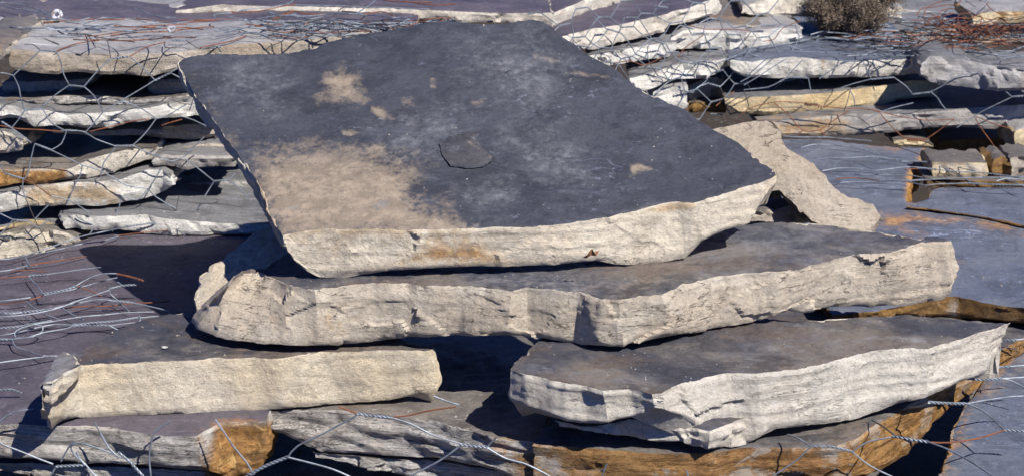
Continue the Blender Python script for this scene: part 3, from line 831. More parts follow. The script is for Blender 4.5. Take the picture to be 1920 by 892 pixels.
FS('white edged slab, upper middle of the left pile', [(-40, 196), (0, 196), (28, 198), (48, 207), (84, 205), (126, 214), (151, 212), (193, 209), (224, 206), (280, 201), (336, 186), (375, 180), (420, 178)],
   [(-40, 230), (0, 227), (17, 221), (36, 224), (64, 238), (92, 235), (126, 233), (157, 242), (210, 241), (252, 230), (308, 221), (376, 217), (420, 214)], top_grey, side_white, (.595, .69), G_LEFT, .3, seed=106, facet=.004, q=.3)
FS('short cream stone at the left edge of the photo, under the white edged slab', [(-50, 240), (0, 242), (20, 248), (39, 268)], [(-50, 290), (0, 288), (25, 285), (39, 284)], top_grey, side_beige, .62, G_LEFT, .12, seed=107, name='stone', cat='stone')
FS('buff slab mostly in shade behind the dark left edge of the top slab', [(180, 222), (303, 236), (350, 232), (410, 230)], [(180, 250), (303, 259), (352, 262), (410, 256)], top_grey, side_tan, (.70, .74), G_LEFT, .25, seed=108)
FS('pale slab with a rusty orange left end in the left pile', [(-40, 318), (0, 318), (60, 316), (126, 316), (170, 298), (212, 286), (257, 278), (292, 280)], [(-40, 352), (0, 351), (45, 345), (91, 346), (126, 334), (151, 330), (163, 334), (212, 324), (257, 306), (292, 298)],
   top_dust, side_pink, (.595, .655), G_LEFT, .3, seed=109, stains=[('r', 'p', [(-40, 316), (40, 318), (126, 316), (127, 336), (90, 348), (0, 354), (-40, 354)], 6, 1.0)])
FS('short creased pale slab beside the dark edge of the top slab', [(286, 292), (303, 289), (330, 291), (357, 289), (390, 291), (440, 290)], [(288, 313), (303, 311), (330, 315), (350, 319), (390, 312), (440, 314)], top_grey, side_grey2, (.655, .69), G_LEFT, .28, seed=110, facet=.006)
FS('layered stone behind the creased pale slab', [(330, 278), (360, 272), (400, 268), (440, 270)], [(330, 292), (360, 291), (400, 290), (440, 290)], top_grey, side_tan, (.70, .72), G_LEFT, .2, seed=111, strata=.003)
FS('thick slab with a tan and white edge, lower in the left pile', [(-40, 364), (0, 362), (51, 352), (100, 345), (133, 341), (188, 340), (225, 336), (252, 326), (280, 316), (306, 318), (320, 334)],
   [(-40, 404), (0, 400), (60, 386), (121, 386), (181, 387), (218, 384), (257, 375), (290, 366), (312, 357), (322, 350)], top_grey, side_white, (.59, .65), G_LEFT, .25, seed=112, rough=.004, q=.3,
   stains=[('t', 'p', [(40, 350), (130, 343), (215, 345), (222, 384), (120, 386), (50, 386)], 20, .9)])
FS('small dark stone in the deep gap of the left pile', [(330, 344), (372, 340), (440, 338), (500, 338)], [(330, 362), (372, 362), (440, 362), (500, 362)], top_grey, side_grey2, .78, G_LEFT, .1, seed=113, name='stone', cat='stone')
FS('grey topped slab with a chalk white edge at the foot of the left pile', [(112, 400), (151, 402), (197, 404), (272, 402), (318, 410), (402, 416), (450, 418), (492, 420), (540, 424)], [(122, 430), (181, 433), (227, 430), (300, 440), (402, 440), (470, 440), (540, 440)],
   top_grey, side_white, (.585, .63), G_LEFT, .13, seed=114, jag=.003, q=.4)
FS('low cream slab at the foot of the left pile, left of the white one', [(-40, 428), (0, 426), (45, 411), (91, 413), (112, 420)], [(-40, 438), (0, 433), (60, 428), (100, 423), (112, 424)], top_grey, side_gold, (.60, .62), G_LEFT, .2, seed=115)
FS('rounded buff slab at the lower left foot of the left pile', [(-40, 442), (0, 438), (45, 429), (91, 429), (120, 434), (147, 446)], [(-40, 500), (0, 495), (60, 490), (100, 480), (120, 476), (147, 466)], top_dust, side_beige, (.60, .60), G_LEFT, .2, seed=116, q=.2)
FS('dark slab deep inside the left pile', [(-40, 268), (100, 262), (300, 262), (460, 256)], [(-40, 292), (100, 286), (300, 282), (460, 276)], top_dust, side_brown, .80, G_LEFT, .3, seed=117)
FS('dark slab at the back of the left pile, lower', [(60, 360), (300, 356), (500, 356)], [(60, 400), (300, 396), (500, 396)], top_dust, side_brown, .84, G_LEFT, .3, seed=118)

FS('thin grey sliver in the shade just under the white edged slab', [(100, 240), (180, 246), (250, 242), (300, 240)], [(100, 250), (180, 256), (250, 254), (300, 252)], top_grey, side_grey2, (.66, .69), G_LEFT, .2, seed=190)
FS('thin layered slab tucked under the slab with the rusty end', [(-40, 350), (60, 350), (130, 344), (170, 336)], [(-40, 360), (60, 358), (130, 352), (170, 346)], top_dust, side_grey, (.63, .65), G_LEFT, .2, seed=191)
FS('rough flat stone lying on the chalk white edged slab, left pile', [(262, 392), (300, 384), (360, 388), (430, 386), (500, 392)], [(262, 400), (300, 398), (360, 402), (430, 402), (500, 406)], top_grey, side_tan, (.66, .70), G_LEFT, .14, seed=192, facet=.005)

# flat tops of the left pile, further back
FS('long buff slab behind the crowning slab, half covered by wire', [(-60, 80), (30, 78), (100, 76), (180, 76), (250, 74), (318, 75), (420, 66), (560, 64), (700, 56), (820, 54)], [(-60, 90), (30, 90), (100, 88), (180, 86), (250, 84), (318, 84), (420, 76), (560, 74), (700, 70), (820, 66)], top_pale, side_beige, (.72, .84), G_LEFT, .12, seed=120, q=.1,
   stains=[('r', 'p', [(55, 75), (110, 74), (110, 86), (60, 88)], 6, .7)])
FS('flat mauve grey slab lying near the top left corner of the photo', [(-80, 66), (60, 64), (110, 62), (220, 62), (330, 64), (440, 56), (600, 52), (780, 50)], [(-80, 76), (60, 75), (110, 74), (220, 72), (330, 74), (440, 66), (600, 60), (780, 56)], top_purple, side_tan, (.80, .92), G_LEFT, .22, seed=121, q=.1,
   stains=[('t', 'p', [(100, 52), (200, 36), (205, 40), (140, 56)], 6, .8)])
FS('cream edged slab at the top left, behind the rusty wires', [(330, 20), (420, 8), (440, 10), (560, 12), (700, 14), (840, 20), (940, 24), (1034, 24)], [(330, 36), (430, 42), (560, 42), (700, 42), (840, 42), (940, 42), (1032, 50)], top_purple, side_pink, (1.0, 1.02), G_LEFT, .5, seed=122, q=.15)
FS('brown streaked end of the slab above the top slab', [(1034, 25), (1056, 16), (1089, 3), (1120, -8), (1170, -16), (1240, -26)], [(1034, 55), (1055, 64), (1067, 61), (1108, 42), (1129, 28), (1167, 20), (1240, 0)], top_purple, side_pink, (1.02, 1.3), G_LEFT, .3, seed=123, q=.2,
   stains=[('r', 'p', [(1040, 20), (1060, 15), (1064, 60), (1042, 60)], 12, .45), ('r', 'p', [(1085, 0), (1125, 0), (1120, 40), (1085, 50)], 16, .4)])
FS('pale flat slab at the top edge of the photo', [(150, 14), (290, 22), (340, 10), (440, 4), (520, 0)], [(150, 22), (290, 28), (340, 38), (440, 40), (520, 40)], top_pale, side_white, (1.02, 1.06), G_LEFT, .2, seed=124, q=.3)
FS('far purple grey slab along the top left edge of the photo', [(-100, 44), (100, 40), (250, 34), (330, 30), (420, 20)], [(-100, 62), (100, 58), (250, 56), (330, 52), (420, 40)], top_purple, side_tan, (.98, 1.0), G_LEFT, .9, seed=125, q=.1)

# ------------------------------------------------------------------ pile behind middle
FS('long pink cream slab rising to the right behind the top slab', [(1040, 70), (1108, 54), (1161, 46), (1199, 38), (1242, 27), (1296, 13), (1330, 0), (1344, -6)], [(1050, 98), (1089, 93), (1113, 94), (1151, 83), (1175, 78), (1242, 63), (1260, 50), (1277, 46), (1309, 40), (1352, 27)], top_purple, side_pink, (.95, 1.14), G_MID, .3, seed=131, q=.2)
FS('short white edged slab third down in the middle pile', [(1100, 106), (1161, 94), (1229, 81), (1269, 78)], [(1120, 128), (1145, 124), (1188, 116), (1229, 110), (1258, 108), (1270, 96)], top_grey, side_white, (.96, 1.06), G_MID, .25, seed=132, q=.2)
FS('thick knobbly white slab under the weed shadow in the middle pile', [(1258, 70), (1280, 58), (1304, 54), (1350, 56), (1380, 60), (1403, 62)], [(1262, 93), (1290, 92), (1323, 91), (1350, 96), (1368, 101), (1398, 94)], top_pale, side_white, (1.08, 1.12), G_MID, .22, seed=133, facet=.006)
FS('white edged slab low in the middle pile, just behind the top slab', [(1180, 146), (1234, 134), (1250, 126), (1296, 116), (1347, 113), (1364, 106)], [(1200, 172), (1231, 163), (1258, 150), (1282, 149), (1323, 148), (1350, 134), (1364, 128)], top_grey, side_white, (.97, 1.06), G_MID, .22, seed=134, q=.2, facet=.005)
FS('small white block peeping over the edge of the top slab', [(1225, 172), (1258, 162), (1289, 159)], [(1225, 215), (1258, 212), (1287, 203)], top_pale, side_white, 1.0, G_MID, .08, seed=135, name='stone', cat='stone')
FS('beige stone in the corner between the middle and right piles', [(1288, 160), (1310, 150), (1345, 144), (1358, 150)], [(1288, 190), (1310, 192), (1345, 188), (1358, 186)], top_dust, side_beige, 1.10, G_MID, .12, seed=136, name='stone', cat='stone', facet=.006)
FS('dark low stone below the beige one in the corner', [(1286, 192), (1320, 190), (1362, 194)], [(1286, 212), (1320, 212), (1362, 214)], top_dust, side_brown, 1.07, G_MID, .1, seed=137, name='stone', cat='stone')
FS('brown topped slab running behind the wires toward the weed', [(1262, 46), (1330, 44), (1400, 46), (1460, 50), (1500, 52)], [(1262, 58), (1330, 56), (1400, 60), (1460, 62), (1500, 64)], top_dust, side_tan, (1.13, 1.18), G_MID, .24, seed=138, slope=.02, stains=[('r', 'p', [(1330, 30), (1480, 34), (1480, 54), (1340, 56)], 20, .5)])
FS('white block right of the knobbly slab, striped by the weed shadow', [(1400, 62), (1430, 56), (1470, 52), (1505, 56)], [(1400, 92), (1430, 92), (1470, 88), (1508, 74)], top_pale, side_white, 1.13, G_MID, .15, seed=139, name='stone', cat='stone', facet=.005)
FS('cream slab at the top edge of the photo, left of the weed', [(1392, 12), (1420, 2), (1460, -6), (1530, -10)], [(1392, 26), (1430, 30), (1470, 32), (1530, 32)], top_pale, side_pink, (1.22, 1.24), G_MID, .3, seed=140)
FS('dark shaded slab end at the top edge between two cream ones', [(1345, -14), (1400, -14), (1440, -12)], [(1345, 24), (1370, 26), (1440, 26)], top_dust, side_brown, 1.34, G_MID, .2, seed=141)
FS('white slab end stacked right of the weed', [(1600, 14), (1650, 10), (1692, 12)], [(1600, 46), (1650, 44), (1692, 42)], top_pale, side_pink, 1.45, G_RIGHT, .3, seed=142)
FS('grey slab behind the rusty wire heap', [(1690, 16), (1760, 22), (1840, 24), (1940, 20)], [(1690, 40), (1760, 42), (1840, 44), (1940, 42)], top_grey, side_grey2, 1.52, G_RIGHT, .4, seed=143)
FS('far cream slab along the top right edge of the photo', [(1560, -16), (1700, -10), (1780, 0), (1960, -4)], [(1560, 8), (1700, 12), (1780, 16), (1960, 16)], top_pale, side_beige, 1.75, G_RIGHT, .5, seed=144)
FS('cream slab with rusty spots under the wires at the right edge', [(1822, 28), (1860, 22), (1900, 20), (1960, 22)], [(1826, 48), (1860, 46), (1900, 44), (1960, 46)], top_pale, side_gold, 1.36, G_RIGHT, .12, seed=145, stains=[('r', 'p', [(1872, 20), (1890, 20), (1886, 48), (1872, 46)], 8, .9), ('r', 'p', [(1898, 22), (1912, 22), (1908, 38), (1900, 36)], 6, .9)])

# ------------------------------------------------------------------ pile behind right
FS('chalk white edged slab topping the right pile', [(1369, 111), (1410, 116), (1422, 112), (1485, 107), (1534, 110), (1582, 115), (1643, 112), (1735, 110)], [(1370, 132), (1397, 145), (1413, 146), (1461, 147), (1552, 148), (1643, 145), (1735, 136)], top_sky, side_white, (1.03, 1.05), G_RIGHT, .42, seed=151, q=.2,
   stains=[('r', 'p', [(1538, 110), (1548, 110), (1546, 128), (1540, 128)], 7, .8)])
FS('grey edged slab at the right edge, partly over the chalk white one', [(1729, 118), (1743, 106), (1764, 104), (1812, 112), (1855, 121), (1920, 130), (1990, 134)], [(1728, 142), (1746, 154), (1794, 162), (1855, 171), (1885, 172), (1920, 170), (1990, 172)], top_grey, side_grey2, (.97, .98), G_RIGHT, .13, seed=152, q=.2, facet=.005, rough=.005,
   stains=[('r', 'p', [(1750, 112), (1780, 122), (1800, 138), (1790, 142), (1760, 128)], 8, .5)])
FS('golden edged slab in the middle of the right pile', [(1360, 184), (1398, 182), (1470, 179), (1552, 173), (1612, 165), (1658, 159), (1703, 151), (1760, 150)], [(1363, 197), (1385, 215), (1440, 216), (1497, 213), (1552, 212), (1612, 203), (1658, 197), (1712, 185), (1760, 182)], top_grey, side_gold, (1.02, 1.06), G_RIGHT, .3, seed=153, q=.2, rough=.002, facet=.0014, slope=-.02)
FS('long grey edged slab with an orange left end, right pile', [(1420, 228), (1534, 219), (1603, 213), (1673, 212), (1743, 209), (1824, 201), (1915, 195), (1990, 194)], [(1430, 256), (1464, 256), (1552, 256), (1597, 257), (1643, 253), (1734, 241), (1794, 239), (1867, 244), (1915, 236), (1990, 236)], top_grey, side_grey2, (1.0, 1.0), G_RIGHT, .3, seed=154, q=.15, rough=.002, facet=.0015, slope=-.02,
   stains=[('r', 'p', [(1420, 222), (1500, 220), (1580, 216), (1560, 256), (1420, 258)], 30, .75), ('t', 'p', [(1420, 222), (1600, 214), (1590, 258), (1420, 258)], 20, .9)])
FS('small yellowish stone in the shade under the long grey slab', [(1676, 264), (1700, 260), (1735, 264), (1752, 272)], [(1676, 272), (1700, 272), (1735, 276), (1752, 278)], top_dust, side_gold, .99, G_RIGHT, .1, seed=155, name='stone', cat='stone')
FS('small block with a bright yellow and white face, right of the rusty strip', [(1747, 303), (1790, 305), (1852, 304)], [(1748, 332), (1800, 334), (1853, 332)], top_dust, side_gold, .77, G_RIGHT, .07, seed=156, name='stone', cat='stone', slope=.0, stains=[('p', 'p', [(1756, 306), (1850, 306), (1848, 326), (1760, 324)], 10, .9)])
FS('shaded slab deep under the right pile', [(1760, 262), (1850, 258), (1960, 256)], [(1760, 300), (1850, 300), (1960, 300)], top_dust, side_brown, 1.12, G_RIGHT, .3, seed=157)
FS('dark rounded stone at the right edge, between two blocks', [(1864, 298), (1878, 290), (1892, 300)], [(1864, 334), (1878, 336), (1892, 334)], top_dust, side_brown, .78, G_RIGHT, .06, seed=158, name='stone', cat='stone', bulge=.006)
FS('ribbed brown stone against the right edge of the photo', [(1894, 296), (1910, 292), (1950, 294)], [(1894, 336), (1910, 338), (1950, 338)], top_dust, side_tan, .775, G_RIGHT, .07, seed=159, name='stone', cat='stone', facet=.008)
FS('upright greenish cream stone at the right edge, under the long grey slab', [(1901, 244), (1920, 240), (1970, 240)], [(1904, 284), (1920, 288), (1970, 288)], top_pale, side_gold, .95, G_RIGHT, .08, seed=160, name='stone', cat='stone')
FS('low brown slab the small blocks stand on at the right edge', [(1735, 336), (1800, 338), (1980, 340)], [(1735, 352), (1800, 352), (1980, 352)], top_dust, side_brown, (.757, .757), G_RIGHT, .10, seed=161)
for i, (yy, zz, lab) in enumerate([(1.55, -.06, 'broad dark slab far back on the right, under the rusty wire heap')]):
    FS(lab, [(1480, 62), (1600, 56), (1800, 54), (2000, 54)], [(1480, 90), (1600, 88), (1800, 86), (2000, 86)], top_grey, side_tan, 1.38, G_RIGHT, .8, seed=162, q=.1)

# ------------------------------------------------------------------ ground
gm = mk_side('earth', (.06, .05, .04), seed=50, strata=0., vein=0.)
def ground():
    n = 60
    V = []
    for j in range(n + 1):
        for i in range(n + 1):
            x = -30 + 60 * i / n; y = -12 + 60 * j / n
            V.append((x, y, -.42 + .01 * math.sin(x * 3 + y)))
    F = [(j * (n + 1) + i, j * (n + 1) + i + 1, (j + 1) * (n + 1) + i + 1, (j + 1) * (n + 1) + i) for j in range(n) for i in range(n)]
    o = link_mesh('ground', V, F, [gm], origin=np.array([0, 0, -.42]))
    tag(o, kind='structure')
ground()

# ------------------------------------------------------------------ wire
def mk_wire(name, base, rough, metal, spots=None):
    b = NB(name)
    col = b.mix(b.ramp(b.noise(60, 5, .7), .42, .6), base, tuple(c * .6 for c in base))
    if spots: col = b.mix(b.ramp(b.noise(25, 5, .7), .55, .66), col, spots)
    return b.finish(col, rough, b.bump(b.noise(900, 2, .6), .0004, .5), spec=.5, metal=metal)
zinc = mk_wire('galvanised_wire', (.24, .27, .31), .5, .35)
zinc_dull = mk_wire('dull_galvanised_wire', (.30, .31, .33), .55, .45, (.20, .12, .07))
rust_wire = mk_wire('rusted_wire', (.20, .068, .030), .85, 0., (.10, .045, .03))
dark_wire = mk_wire('dark_weathered_wire', (.09, .085, .085), .7, .3, (.13, .06, .03))
WR = .00075

def crom(P, step):
    P = np.array(P, float)
    if len(P) < 3:
        n = max(2, int(np.linalg.norm(P[1] - P[0]) / step) + 1)
        t = np.linspace(0, 1, n)[:, None]
        return P[0] * (1 - t) + P[1] * t
    Q = np.vstack([2 * P[0] - P[1], P, 2 * P[-1] - P[-2]])
    out = []
    for i in range(1, len(Q) - 2):
        n = max(2, int(np.linalg.norm(Q[i + 1] - Q[i]) / step))
        for t in np.arange(n) / n:
            out.append(.5 * ((2 * Q[i]) + (-Q[i - 1] + Q[i + 1]) * t + (2 * Q[i - 1] - 5 * Q[i] + 4 * Q[i + 1] - Q[i + 2]) * t * t + (-Q[i - 1] + 3 * Q[i] - 3 * Q[i + 1] + Q[i + 2]) * t ** 3))
    out.append(Q[-2])
    return np.array(out)

def frames(P):
    t = np.gradient(P, axis=0)
    t /= np.linalg.norm(t, axis=1)[:, None] + 1e-12
    ref = np.array([.13, .31, .94])
    a = np.cross(t, ref)
    a /= np.linalg.norm(a, axis=1)[:, None] + 1e-12
    return t, a, np.cross(t, a)

class Wires:
    def __init__(s): s.V = []; s.F = []; s.n = 0
    def tube(s, P, r=WR, sides=6):
        if len(P) < 2: return
        t, a, b = frames(P)
        ang = np.arange(sides) * 2 * math.pi / sides
        ring = P[:, None, :] + r * (np.cos(ang)[None, :, None] * a[:, None, :] + np.sin(ang)[None, :, None] * b[:, None, :])
        s.V.append(ring.reshape(-1, 3))
        for i in range(len(P) - 1):
            for k in range(sides):
                k2 = (k + 1) % sides
                s.F.append((s.n + i * sides + k, s.n + i * sides + k2, s.n + (i + 1) * sides + k2, s.n + (i + 1) * sides + k))
        s.F.append(tuple(s.n + k for k in range(sides))[::-1])
        s.F.append(tuple(s.n + (len(P) - 1) * sides + k for k in range(sides)))
        s.n += len(P) * sides
    def single(s, P, r=WR, wob=.0006, step=.006):
        P = crom(P, step)
        q = P * 30
        P = P + wob * np.stack([vnoise(q, 1), vnoise(q, 2), vnoise(q, 3)], 1)
        s.tube(P, r)
    def twist(s, P, r=WR, pitch=.0085):
        P = crom(P, .0012)
        L = np.concatenate([[0], np.cumsum(np.linalg.norm(np.diff(P, axis=0), axis=1))])
        t, a, b = frames(P)
        for ph in (0, math.pi):
            an = L / pitch * 2 * math.pi + ph
            s.tube(P + r * .95 * (np.cos(an)[:, None] * a + np.sin(an)[:, None] * b), r * .92, 5)
    def build(s, name, mat, parent=None, label=None, cat=None, group=None):
        o = link_mesh(name, np.vstack(s.V), s.F, [mat], parent=parent)
        if parent is None: tag(o, label, cat, group)
        return o

def on(surf, pts):
    """photograph points to 3-D on a surface: ('z', h) or ('y', function of px) ; h may be a list, one height per point"""
    out = []
    for k, p in enumerate(pts):
        v = surf[1]
        if callable(v): v = v(p[0])
        elif isinstance(v, (list, tuple)): v = v[k % len(v)]
        if len(p) > 2: v = v + p[2]
        out.append(onz(p[0], p[1], v) if surf[0] == 'z' else ony(p[0], p[1], v))
    return np.array(out)
def tr(x0, y0, sc, pts): return [(x0 + p[0] / sc, y0 + p[1] / sc) + tuple(p[2:]) for p in pts]

def net(label, surf, strands, cat='wire netting', group='wire netting over the stone piles', mat=None, r=WR, name='wire_netting'):
    """strands: (kind, points): s single, t twisted, r rusted single, d dark single"""
    g, ru, dk = Wires(), Wires(), Wires()
    for k, pts in strands:
        P = on(surf, pts)
        if k == 't': g.twist(P, r)
        elif k == 's': g.single(P, r)
        elif k == 'r': ru.single(P, r * .9)
        elif k == 'R': ru.twist(P, r)
        elif k == 'd': dk.single(P, r * .8)
    if not g.V: g, ru, mat = ru, Wires(), rust_wire
    o = g.build(name, mat or zinc, None, label, cat, group)
    if ru.V: ru.build('rusted_strand', rust_wire, o)
    if dk.V: dk.build('dark_strand', dark_wire, o)
    return o

RS = random.Random(5)
def hexgrid(x0, x1, y0, y1, W, H, tw, jit, shear=0., clip=None, skip=0.0, bent=.25):
    """hexagonal netting laid out in the photograph's pixels; returns strands"""
    nodes = {}
    out = []
    ni = int((x1 - x0) / W) + 2; nj = int((y1 - y0) / H) + 2
    for j in range(nj):
        for i in range(ni):
            cx = x0 + i * W + (j % 2) * W / 2 + RS.uniform(-jit, jit)
            cy = y0 + j * H + shear * (cx - x0) + RS.uniform(-jit, jit) * .6
            a = RS.uniform(-.25, .25) + shear
            nodes[i, j] = ((cx - tw / 2, cy - a * tw / 2), (cx + tw / 2, cy + a * tw / 2))
    ok = clip or (lambda x, y: True)
    for (i, j), (l, r) in nodes.items():
        if ok(*l) and ok(*r): out.append(('t', [l, r]))
        il = i if j % 2 else i - 1
        for (ii, e, far) in ((il, l, 1), (il + 1, r, 0)):
            k = (ii, j + 1)
            if k in nodes and RS.random() >= skip:
                f = nodes[k][far]
                if ok(*e) and ok(*f):
                    m = ((e[0] + f[0]) / 2 + RS.uniform(-jit, jit) * bent, (e[1] + f[1]) / 2 + RS.uniform(-jit, jit) * bent)
                    out.append(('s', [e, m, f]))
    return out

# ---- netting hanging down the front of the left pile
A = []
L1 = lambda k, pts: A.append((k, tr(0, 0, 3.5675, pts)))
L2 = lambda k, pts: A.append((k, tr(0, 230, 3.304, pts)))
L1('t', [(270, 338), (378, 346)]); L1('d', [(160, 300), (220, 300), (270, 338)]); L1('s', [(270, 338), (180, 420), (88, 505)]); L1('s', [(378, 346), (408, 420), (425, 500), (463, 572)])
L1('t', [(740, 393), (862, 380)]); L1('d', [(740, 393), (728, 330), (718, 270)]); L1('s', [(740, 393), (650, 480), (560, 582)]); L1('s', [(862, 380), (940, 440), (1035, 540)])
L1('r', [(862, 380), (980, 315), (1110, 282)]); L1('d', [(1240, 270), (1300, 310), (1340, 330)]); L1('t', [(1340, 330), (1420, 322), (1480, 315)])
L1('t', [(463, 572), (560, 582)]); L1('s', [(463, 572), (370, 635), (290, 708)]); L1('s', [(560, 582), (625, 640), (688, 748)])
L1('s', [(0, 490), (40, 492), (88, 505)]); L1('s', [(88, 505), (125, 580), (140, 660), (170, 738)]); L1('t', [(1035, 540), (1135, 490)]); L1('s', [(1035, 540), (900, 620), (688, 748)])
L1('s', [(1135, 490), (1190, 515), (1290, 570)]); L1('s', [(1135, 490), (1200, 450), (1240, 410)]); L1('t', [(170, 738), (285, 730)]); L1('s', [(170, 738), (120, 810), (80, 856)])
L1('s', [(688, 748), (640, 810), (570, 885)]); L1('s', [(688, 748), (800, 684), (860, 690), (960, 735), (1045, 795)]); L1('s', [(1045, 795), (1110, 780), (1250, 700)])
L1('t', [(10, 815), (75, 856)]); L1('s', [(75, 856), (140, 900), (210, 955)]); L1('s', [(285, 730), (340, 820), (440, 875)]); L1('t', [(410, 875), (475, 872)]); L1('r', [(0, 840), (120, 862), (260, 868), (420, 880)])
L1('s', [(475, 872), (560, 880), (640, 930), (770, 978)]); L1('t', [(770, 978), (890, 975)]); L1('s', [(890, 975), (970, 900), (1045, 795)]); L1('r', [(600, 880), (760, 845), (900, 810), (1000, 800)])
L1('s', [(1210, 778), (1290, 800), (1380, 845)]); L1('d', [(1130, 660), (1240, 700), (1340, 690)]); L1('s', [(890, 975), (980, 1020), (1050, 1040)])
L2('t', [(215, 132), (315, 170)]); L2('s', [(315, 170), (380, 130), (412, 50)]); L2('s', [(215, 132), (195, 220), (175, 320), (150, 350)]); L2('s', [(315, 170), (430, 225), (510, 262)])
L2('s', [(510, 262), (600, 290), (690, 335)]); L2('s', [(715, 150), (680, 200), (640, 250), (625, 330)]); L2('t', [(900, 190), (970, 200)]); L2('s', [(970, 200), (1060, 240), (1150, 205)])
L2('s', [(1150, 205), (1200, 150), (1265, 90)]); L2('s', [(1150, 225), (1210, 270), (1328, 362)]); L2('t', [(1328, 362), (1418, 355)]); L2('s', [(1418, 355), (1460, 312)]); L2('s', [(1418, 355), (1480, 400), (1530, 460)])
L2('s', [(1328, 362), (1300, 405), (1265, 460)]); L2('s', [(0, 262), (30, 315)]); L2('t', [(30, 315), (150, 350)]); L2('r', [(150, 350), (220, 385), (320, 455)]); L2('s', [(150, 350), (140, 400), (160, 470)])
L2('s', [(510, 262), (495, 330), (470, 370), (415, 505)]); L2('s', [(320, 455), (430, 480), (560, 565)]); L2('s', [(690, 335), (790, 390), (920, 410)]); L2('s', [(920, 410), (960, 350), (1000, 280)])
L2('s', [(920, 410), (960, 455), (1090, 530)]); L2('s', [(920, 410), (850, 480), (760, 460), (740, 520), (700, 600)]); L2('t', [(590, 638), (672, 636)]); L2('s', [(590, 638), (500, 600), (470, 575)])
L2('s', [(672, 636), (700, 600)]); L2('s', [(672, 636), (700, 670)]); L2('s', [(590, 638), (555, 690)]); L2('s', [(0, 562), (80, 602)]); L2('t', [(80, 602), (170, 610)]); L2('s', [(170, 610), (240, 650), (300, 600)])
L2('s', [(300, 510), (250, 560), (215, 600)]); L2('d', [(160, 470), (200, 570), (240, 650), (310, 770)]); L2('s', [(80, 602), (40, 650), (0, 690)]); L2('d', [(1110, 450), (1095, 520), (1088, 580)])
L2('r', [(1000, 20), (1060, 0), (1130, -20)]); L2('s', [(1250, 500), (1210, 545), (1150, 575)])
net('hexagonal wire netting hanging over the front of the left pile', ('y', lambda x: .572 + .10 * x / 500), A)

# ---- loose wire ends spread over the purple slab
B_ = []
G1 = lambda k, pts: B_.append((k, tr(0, 400, 2.9725, pts)))
G1('t', [(1400, -10, .01), (1110, 12, .02), (960, 40, .018), (700, 75, .016)]); G1('s', [(700, 75, .016), (560, 105, .01), (420, 140, .012), (200, 215, .008), (60, 250, .01), (-60, 258, .01)])
G1('t', [(1380, 40, .01), (1180, 62, .012), (985, 88, .010)]); G1('r', [(985, 88, .010), (830, 102, .008), (660, 122, .006)]); G1('t', [(660, 130, .006), (560, 160, .008)]); G1('s', [(560, 160, .008), (440, 172, .01), (330, 200, .006), (210, 225, .01)])
G1('s', [(985, 88, .010), (1030, 120, .006)]); G1('r', [(480, 240, .004), (330, 262, .007), (160, 290, .006)]); G1('t', [(160, 290, .006), (60, 315, .006)]); G1('s', [(60, 315, .006), (-60, 330, .006)])
G1('r', [(-60, 362, .01), (80, 352, .012), (160, 348, .010)]); G1('t', [(160, 346, .010), (270, 338, .012)]); G1('s', [(270, 338, .012), (400, 320, .014), (565, 300, .018)]); G1('s', [(160, 350, .010), (205, 400, .012), (242, 452, .016)])
G1('r', [(60, 320, .008), (150, 316, .01), (260, 324, .006)]); G1('s', [(-60, 495, .012), (80, 480, .014), (170, 468, .014)]); G1('r', [(-60, 510, .008), (60, 500, .009), (150, 485, .01), (240, 458, .012)])
G1('t', [(240, 445, .018), (360, 425, .022), (430, 400, .026)]); G1('s', [(430, 400, .026), (500, 360, .032), (570, 338, .036), (650, 335, .036)]); G1('R', [(650, 335, .036), (720, 350, .034), (800, 374, .028)])
G1('s', [(240, 455, .014), (400, 425, .018), (520, 392, .022), (655, 356, .028)]); G1('r', [(430, 405, .02), (500, 430, .016), (565, 462, .010)]); G1('t', [(610, 420, .022), (690, 402, .022), (765, 395, .022)])
G1('s', [(610, 420, .022), (615, 450, .018), (650, 480, .012), (720, 542, .008)]); G1('s', [(640, 370, .026), (680, 400, .022)]); G1('s', [(-60, 575, .012), (60, 572, .014), (200, 555, .014), (330, 525, .016), (450, 480, .02), (610, 428, .022)])
G1('t', [(-60, 555, .012), (80, 552, .012), (210, 540, .014), (300, 528, .014)]); G1('s', [(300, 528, .014), (450, 495, .016), (560, 478, .018), (650, 490, .016)]); G1('t', [(600, 482, .016), (740, 496, .012)]); G1('s', [(740, 496, .012), (850, 520, .01), (940, 542, .008)])
G1('r', [(360, 528, .010), (480, 515, .012), (600, 515, .010), (700, 505, .008), (900, 492, .006), (940, 488, .004)]); G1('s', [(340, 525, .014), (400, 560, .012), (470, 592, .010)]); G1('s', [(145, 490, .012), (190, 525, .01), (250, 562, .01), (335, 590, .008)])
G1('t', [(-60, 640, .01), (80, 632, .012), (190, 615, .012), (290, 595, .012)]); G1('s', [(190, 618, .012), (300, 600, .012), (450, 575, .014), (600, 562, .012), (700, 550, .01), (855, 548, .006)])
G1('s', [(-60, 688, .008), (60, 672, .010), (190, 640, .012), (300, 618, .012), (400, 620, .012)]); G1('t', [(400, 620, .012), (520, 608, .013), (650, 598, .013), (770, 580, .010)]); G1('s', [(770, 580, .010), (860, 572, .008), (930, 570, .004)])
G1('s', [(60, 702, .008), (160, 690, .012), (240, 665, .014), (370, 640, .013), (410, 622, .012)]); G1('t', [(410, 625, .012), (520, 620, .010), (610, 622, .010)]); G1('s', [(610, 625, .010), (680, 660, .004)]); G1('s', [(610, 625, .010), (700, 612, .008), (810, 602, .004)])
G1('s', [(90, 690, .008), (85, 665, .012), (120, 640, .016), (200, 620, .018), (238, 635, .016), (230, 660, .012), (180, 690, .010), (90, 695, .008)]); G1('t', [(-60, 705, .008), (0, 700, .008), (80, 700, .008)])
